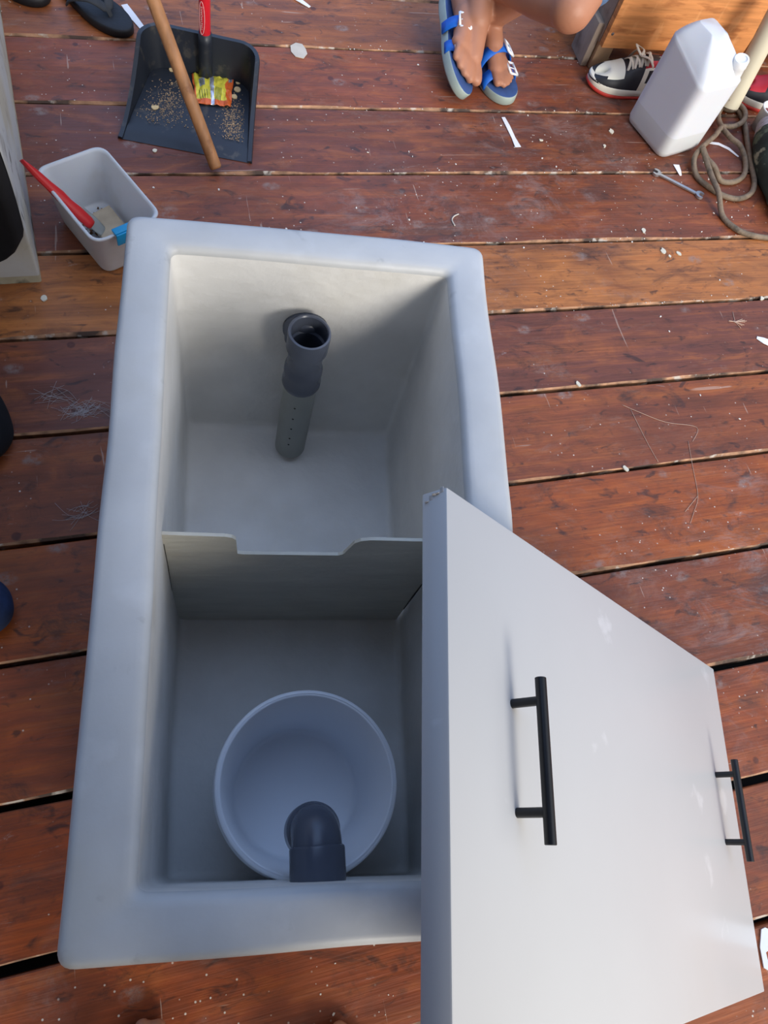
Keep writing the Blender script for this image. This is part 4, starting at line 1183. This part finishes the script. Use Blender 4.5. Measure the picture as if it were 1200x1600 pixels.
def remesh(o, vs=0.0045, it=5):
    r = o.modifiers.new('remesh', 'REMESH'); r.mode = 'VOXEL'; r.voxel_size = vs; r.use_smooth_shade = True
    s_ = o.modifiers.new('smooth', 'SMOOTH'); s_.iterations = it; s_.factor = 0.5

def head(bm, c_, fwd):
    b = basis(fwd, V((0, 0, 1))); mt = b.to_4x4(); mt.translation = V(c_)
    def e(p, s): bmesh.ops.create_uvsphere(bm, u_segments=24, v_segments=16, radius=1, matrix=mt @ Matrix.Translation(p) @ Matrix.Diagonal((*s, 1)))
    e((0, 0, 0.03), (0.076, 0.095, 0.092)); e((0, 0.02, -0.035), (0.060, 0.072, 0.075)); e((0, 0.060, -0.085), (0.030, 0.028, 0.022))
    e((0, 0.098, -0.015), (0.013, 0.020, 0.022)); e((0, 0.082, -0.052), (0.026, 0.014, 0.011))
    for s in (-1, 1): e((s * 0.076, -0.005, -0.005), (0.010, 0.022, 0.032)); e((s * 0.030, 0.076, 0.012), (0.018, 0.014, 0.010))

# seated person in blue sandals: feet below, knees towards the tank, hips on the crate
pr_ = empty('person', (1.3, 1.95, 0.0), 'person in blue shorts and blue two-strap sandals at the crate, legs reaching in', 'person')
F2, L2 = place((0.948, 1.900, 0.0), (0.976, 1.652, 0.0))
F1, L1 = place((0.8605, 1.9723, 0.0750), (0.8310, 1.6485, 0.0200), 0.0)
F1 = F1 @ Matrix.Rotation(math.radians(-34), 4, 'Y')
body = newbm()
T2 = Matrix.Translation((0, 0, 0.024))
an2 = foot(body, F2 @ T2 @ Matrix.Translation((0, 0.010, 0)), L2 - 0.030, 1)
an1 = foot(body, F1 @ T2 @ Matrix.Translation((0, 0.010, 0)), L1 - 0.026, -1)
kn1 = V((0.975, 1.490, 0.335)); kn2 = V((1.04, 1.62, 0.43))
hip1 = V((1.30, 1.905, 0.578)); hip2 = V((1.46, 1.94, 0.578))
kn1 = V((0.9998, 1.5779, 0.3100))
for an, kn_, hp_ in ((an1, kn1, hip1), (an2, kn2, hip2)):
    mid = an.lerp(kn_, 0.62)
    capsule(body, an, 0.031, an.lerp(kn_, 0.28), 0.034); capsule(body, an.lerp(kn_, 0.28), 0.034, mid, 0.044)
    capsule(body, mid, 0.044, kn_, 0.046); capsule(body, kn_, 0.050, hp_, 0.080)
pel = V((1.375, 1.93, 0.61)); ch = V((1.36, 1.88, 0.93)); nk = V((1.35, 1.86, 1.06)); hd_ = V((1.345, 1.84, 1.20))
capsule(body, hip1 + V((0.01, 0, 0.03)), 0.09, hip2 + V((-0.01, 0, 0.03)), 0.09); capsule(body, pel, 0.12, ch, 0.125)
capsule(body, ch + V((-0.11, 0, 0.02)), 0.075, ch + V((0.11, 0, 0.02)), 0.075); capsule(body, ch, 0.07, hd_, 0.05)
head(body, hd_, V((-0.5, -1, -0.2)))
for s, kk in ((-1, V((1.12, 1.68, 0.50))), (1, V((1.25, 1.72, 0.56)))):
    sh = ch + V((s * 0.175, 0, 0.03)); el = sh + V((s * 0.05, -0.05, -0.26)); wr = kk + V((0, 0, 0.02))
    capsule(body, sh, 0.052, el, 0.040); capsule(body, el, 0.040, wr, 0.027)
    hand(body, wr, (V((-0.6, -0.7, -0.3))), V((0, 0, 1)), s)
bo = link('body', body, m_skin, pr_); remesh(bo)
bm = newbm()
for kn_, hp_ in ((kn1, hip1), (kn2, hip2)): capsule(bm, kn_.lerp(hp_, 0.16), 0.066, hp_, 0.098)
capsule(bm, hip1 + V((0.01, 0, 0.03)), 0.105, hip2 + V((-0.01, 0, 0.03)), 0.105)
so = link('shorts', bm, m_short, pr_); remesh(so, 0.006)
bm = newbm()
capsule(bm, pel + V((0, 0, 0.06)), 0.135, ch, 0.138); capsule(bm, ch + V((-0.12, 0, 0.02)), 0.088, ch + V((0.12, 0, 0.02)), 0.088)
for s in (-1, 1):
    sh = ch + V((s * 0.175, 0, 0.03)); el = sh + V((s * 0.05, -0.05, -0.26)); capsule(bm, sh, 0.064, sh.lerp(el, 0.5), 0.058)
to = link('shirt', bm, m_shirt, pr_); remesh(to, 0.008)
bm = newbm(); b_ = basis(V((-0.5, -1, -0.2)), V((0, 0, 1))).to_4x4(); b_.translation = hd_
bmesh.ops.create_uvsphere(bm, u_segments=32, v_segments=20, radius=1, matrix=b_ @ Matrix.Translation((0, -0.014, 0.045)) @ Matrix.Diagonal((0.084, 0.098, 0.092, 1)))
ho = link('hair', bm, m_hair, pr_)
# sandals (worn: clothing parts of the person)
m_sbl = M('royal_blue_strap', (14, 92, 188), 0.5, var=0.08, scale=40)
m_sft = M('navy_footbed', (52, 78, 128), 0.6, var=0.12, scale=40)
m_sgr = M('grey_green_sole', (150, 164, 158), 0.6, var=0.08, scale=30)
m_buc = M('white_buckle', (232, 236, 240), 0.35)
def sandal(Mt, L, s, buckle_side):
    bm = newbm(); slab(bm, [(x, y) for x, y in outline(L, 0.104, toe=0.50, heel=0.38)], 0.0, 0.026, Mt, 0.004, mi=(0, 1), L=L)
    sd2 = link('sandal', bm, [m_sgr, m_sft], pr_)
    for y0 in (0.50, 0.685):
        bm = newbm(); rr_ = []
        for j in range(2):
            pass
        NA = 22; A, B = [], []
        for k in range(NA + 1):
            t = math.pi * k / NA
            hx = 0.050; hz2 = 0.074 - (y0 - 0.5) * 0.16
            x = -math.cos(t) * hx; z = 0.012 + math.sin(t) ** 0.7 * (hz2 - 0.012)
            yc = y0 * L - 0.012 * math.cos(t) * s
            A.append((x, yc - 0.0155, z + 0.002)); B.append((x, yc + 0.0155, z - 0.002))
        va = [bm.verts.new(Mt @ V(p)) for p in A]; vb = [bm.verts.new(Mt @ V(p)) for p in B]
        for k in range(NA): bm.faces.new((va[k], va[k + 1], vb[k + 1], vb[k]))
        st_ = link('strap', bm, m_sbl, sd2); sm_ = st_.modifiers.new('t', 'SOLIDIFY'); sm_.thickness = 0.003; sm_.offset = 1
        # buckle frame
        kk = int(NA * (0.70 if buckle_side > 0 else 0.30))
        pA, pB = V(A[kk]), V(B[kk]); nx_ = V(A[kk + 2]) - V(A[kk - 2])
        cbk = (pA + pB) / 2; ex = nx_.normalized(); ey = (pB - pA).normalized(); ez = ex.cross(ey)
        if ez.z < 0: ez = -ez
        bm = newbm()
        cor = [cbk + ex * a * 0.015 + ey * b * 0.0195 + ez * 0.006 for a, b in ((-1, -1), (1, -1), (1, 1), (-1, 1), (-1, -1))]
        for p, q in zip(cor, cor[1:]): tube(bm, [Mt @ p, Mt @ q], 0.0030, 8)
        tube(bm, [Mt @ (cbk + ex * -0.012 + ez * 0.006), Mt @ (cbk + ex * 0.011 + ez * 0.007)], 0.0013, 8)
        link('buckle', bm, m_buc, st_ if False else sd2)
sandal(F2, L2, 1, -1)
sandal(F1, L1, -1, 1)

# standing person taking the picture: one bare toe tip shows at the lower edge
ph = empty('person', (-0.02, -0.42, 0.0), 'standing person whose bare toe tip shows at the lower left edge below the tank', 'person')
PL, l_ = place((-0.150, -0.415, 0.0), (-0.128, -0.160, 0.0)); PR, l2_ = place((0.115, -0.480, 0.0), (0.150, -0.232, 0.0))
body = newbm()
al = foot(body, PL, l_, 1); ar = foot(body, PR, l2_, -1)
hl, hr = V((-0.12, -0.44, 0.84)), V((0.06, -0.46, 0.84))
for an, hp_ in ((al, hl), (ar, hr)):
    kn_ = an.lerp(hp_, 0.50) + V((0, 0.03, 0))
    capsule(body, an, 0.033, an.lerp(kn_, 0.3), 0.038); capsule(body, an.lerp(kn_, 0.3), 0.038, an.lerp(kn_, 0.65), 0.054); capsule(body, an.lerp(kn_, 0.65), 0.054, kn_, 0.052); capsule(body, kn_, 0.054, hp_, 0.085)
pel = V((-0.03, -0.44, 0.94)); ch = V((-0.03, -0.28, 1.24)); hd_ = V((-0.02, -0.12, 1.50))
capsule(body, pel + V((-0.06, 0, 0)), 0.10, pel + V((0.06, 0, 0)), 0.10); capsule(body, pel, 0.12, ch, 0.125)
capsule(body, ch + V((-0.12, 0, 0.03)), 0.07, ch + V((0.12, 0, 0.03)), 0.07); capsule(body, ch, 0.07, hd_, 0.05)
head(body, hd_, V((0, 0.7, -1)))
for s in (-1, 1):
    sh = ch + V((s * 0.18, 0.0, 0.04)); el = ch + V((s * 0.26, -0.02, -0.16)); wr = V((s * 0.13, -0.13, 1.29))
    capsule(body, sh, 0.052, el, 0.040); capsule(body, el, 0.040, wr, 0.026); hand(body, wr, V((-s * 0.3, 0.8, 0.5)), V((s * -1, 0, 0.3)), s)
bo = link('body', body, m_skin, ph); remesh(bo, 0.005)
m_dk = M('dark_blue_trouser_cloth', (38, 46, 66), 0.9, var=0.15, scale=40)
bm = newbm()
for an, hp_ in ((al, hl), (ar, hr)):
    kn_ = an.lerp(hp_, 0.50) + V((0, 0.03, 0)); capsule(bm, kn_, 0.070, hp_, 0.100)
capsule(bm, pel + V((-0.06, 0, 0)), 0.118, pel + V((0.06, 0, 0)), 0.118)
remesh(link('shorts', bm, m_dk, ph), 0.007)
bm = newbm(); capsule(bm, pel + V((0, 0, 0.06)), 0.136, ch, 0.140); capsule(bm, ch + V((-0.13, 0, 0.03)), 0.085, ch + V((0.13, 0, 0.03)), 0.085)
for s in (-1, 1):
    sh = ch + V((s * 0.18, 0.0, 0.04)); el = ch + V((s * 0.26, -0.02, -0.16)); capsule(bm, sh, 0.064, sh.lerp(el, 0.55), 0.058)
remesh(link('shirt', bm, m_shirt, ph), 0.008)
bm = newbm(); b_ = basis(V((0, 0.7, -1)), V((0, 0, 1))).to_4x4(); b_.translation = hd_
bmesh.ops.create_uvsphere(bm, u_segments=32, v_segments=20, radius=1, matrix=b_ @ Matrix.Translation((0, -0.014, 0.045)) @ Matrix.Diagonal((0.084, 0.098, 0.092, 1)))
link('hair', bm, m_hair, ph)
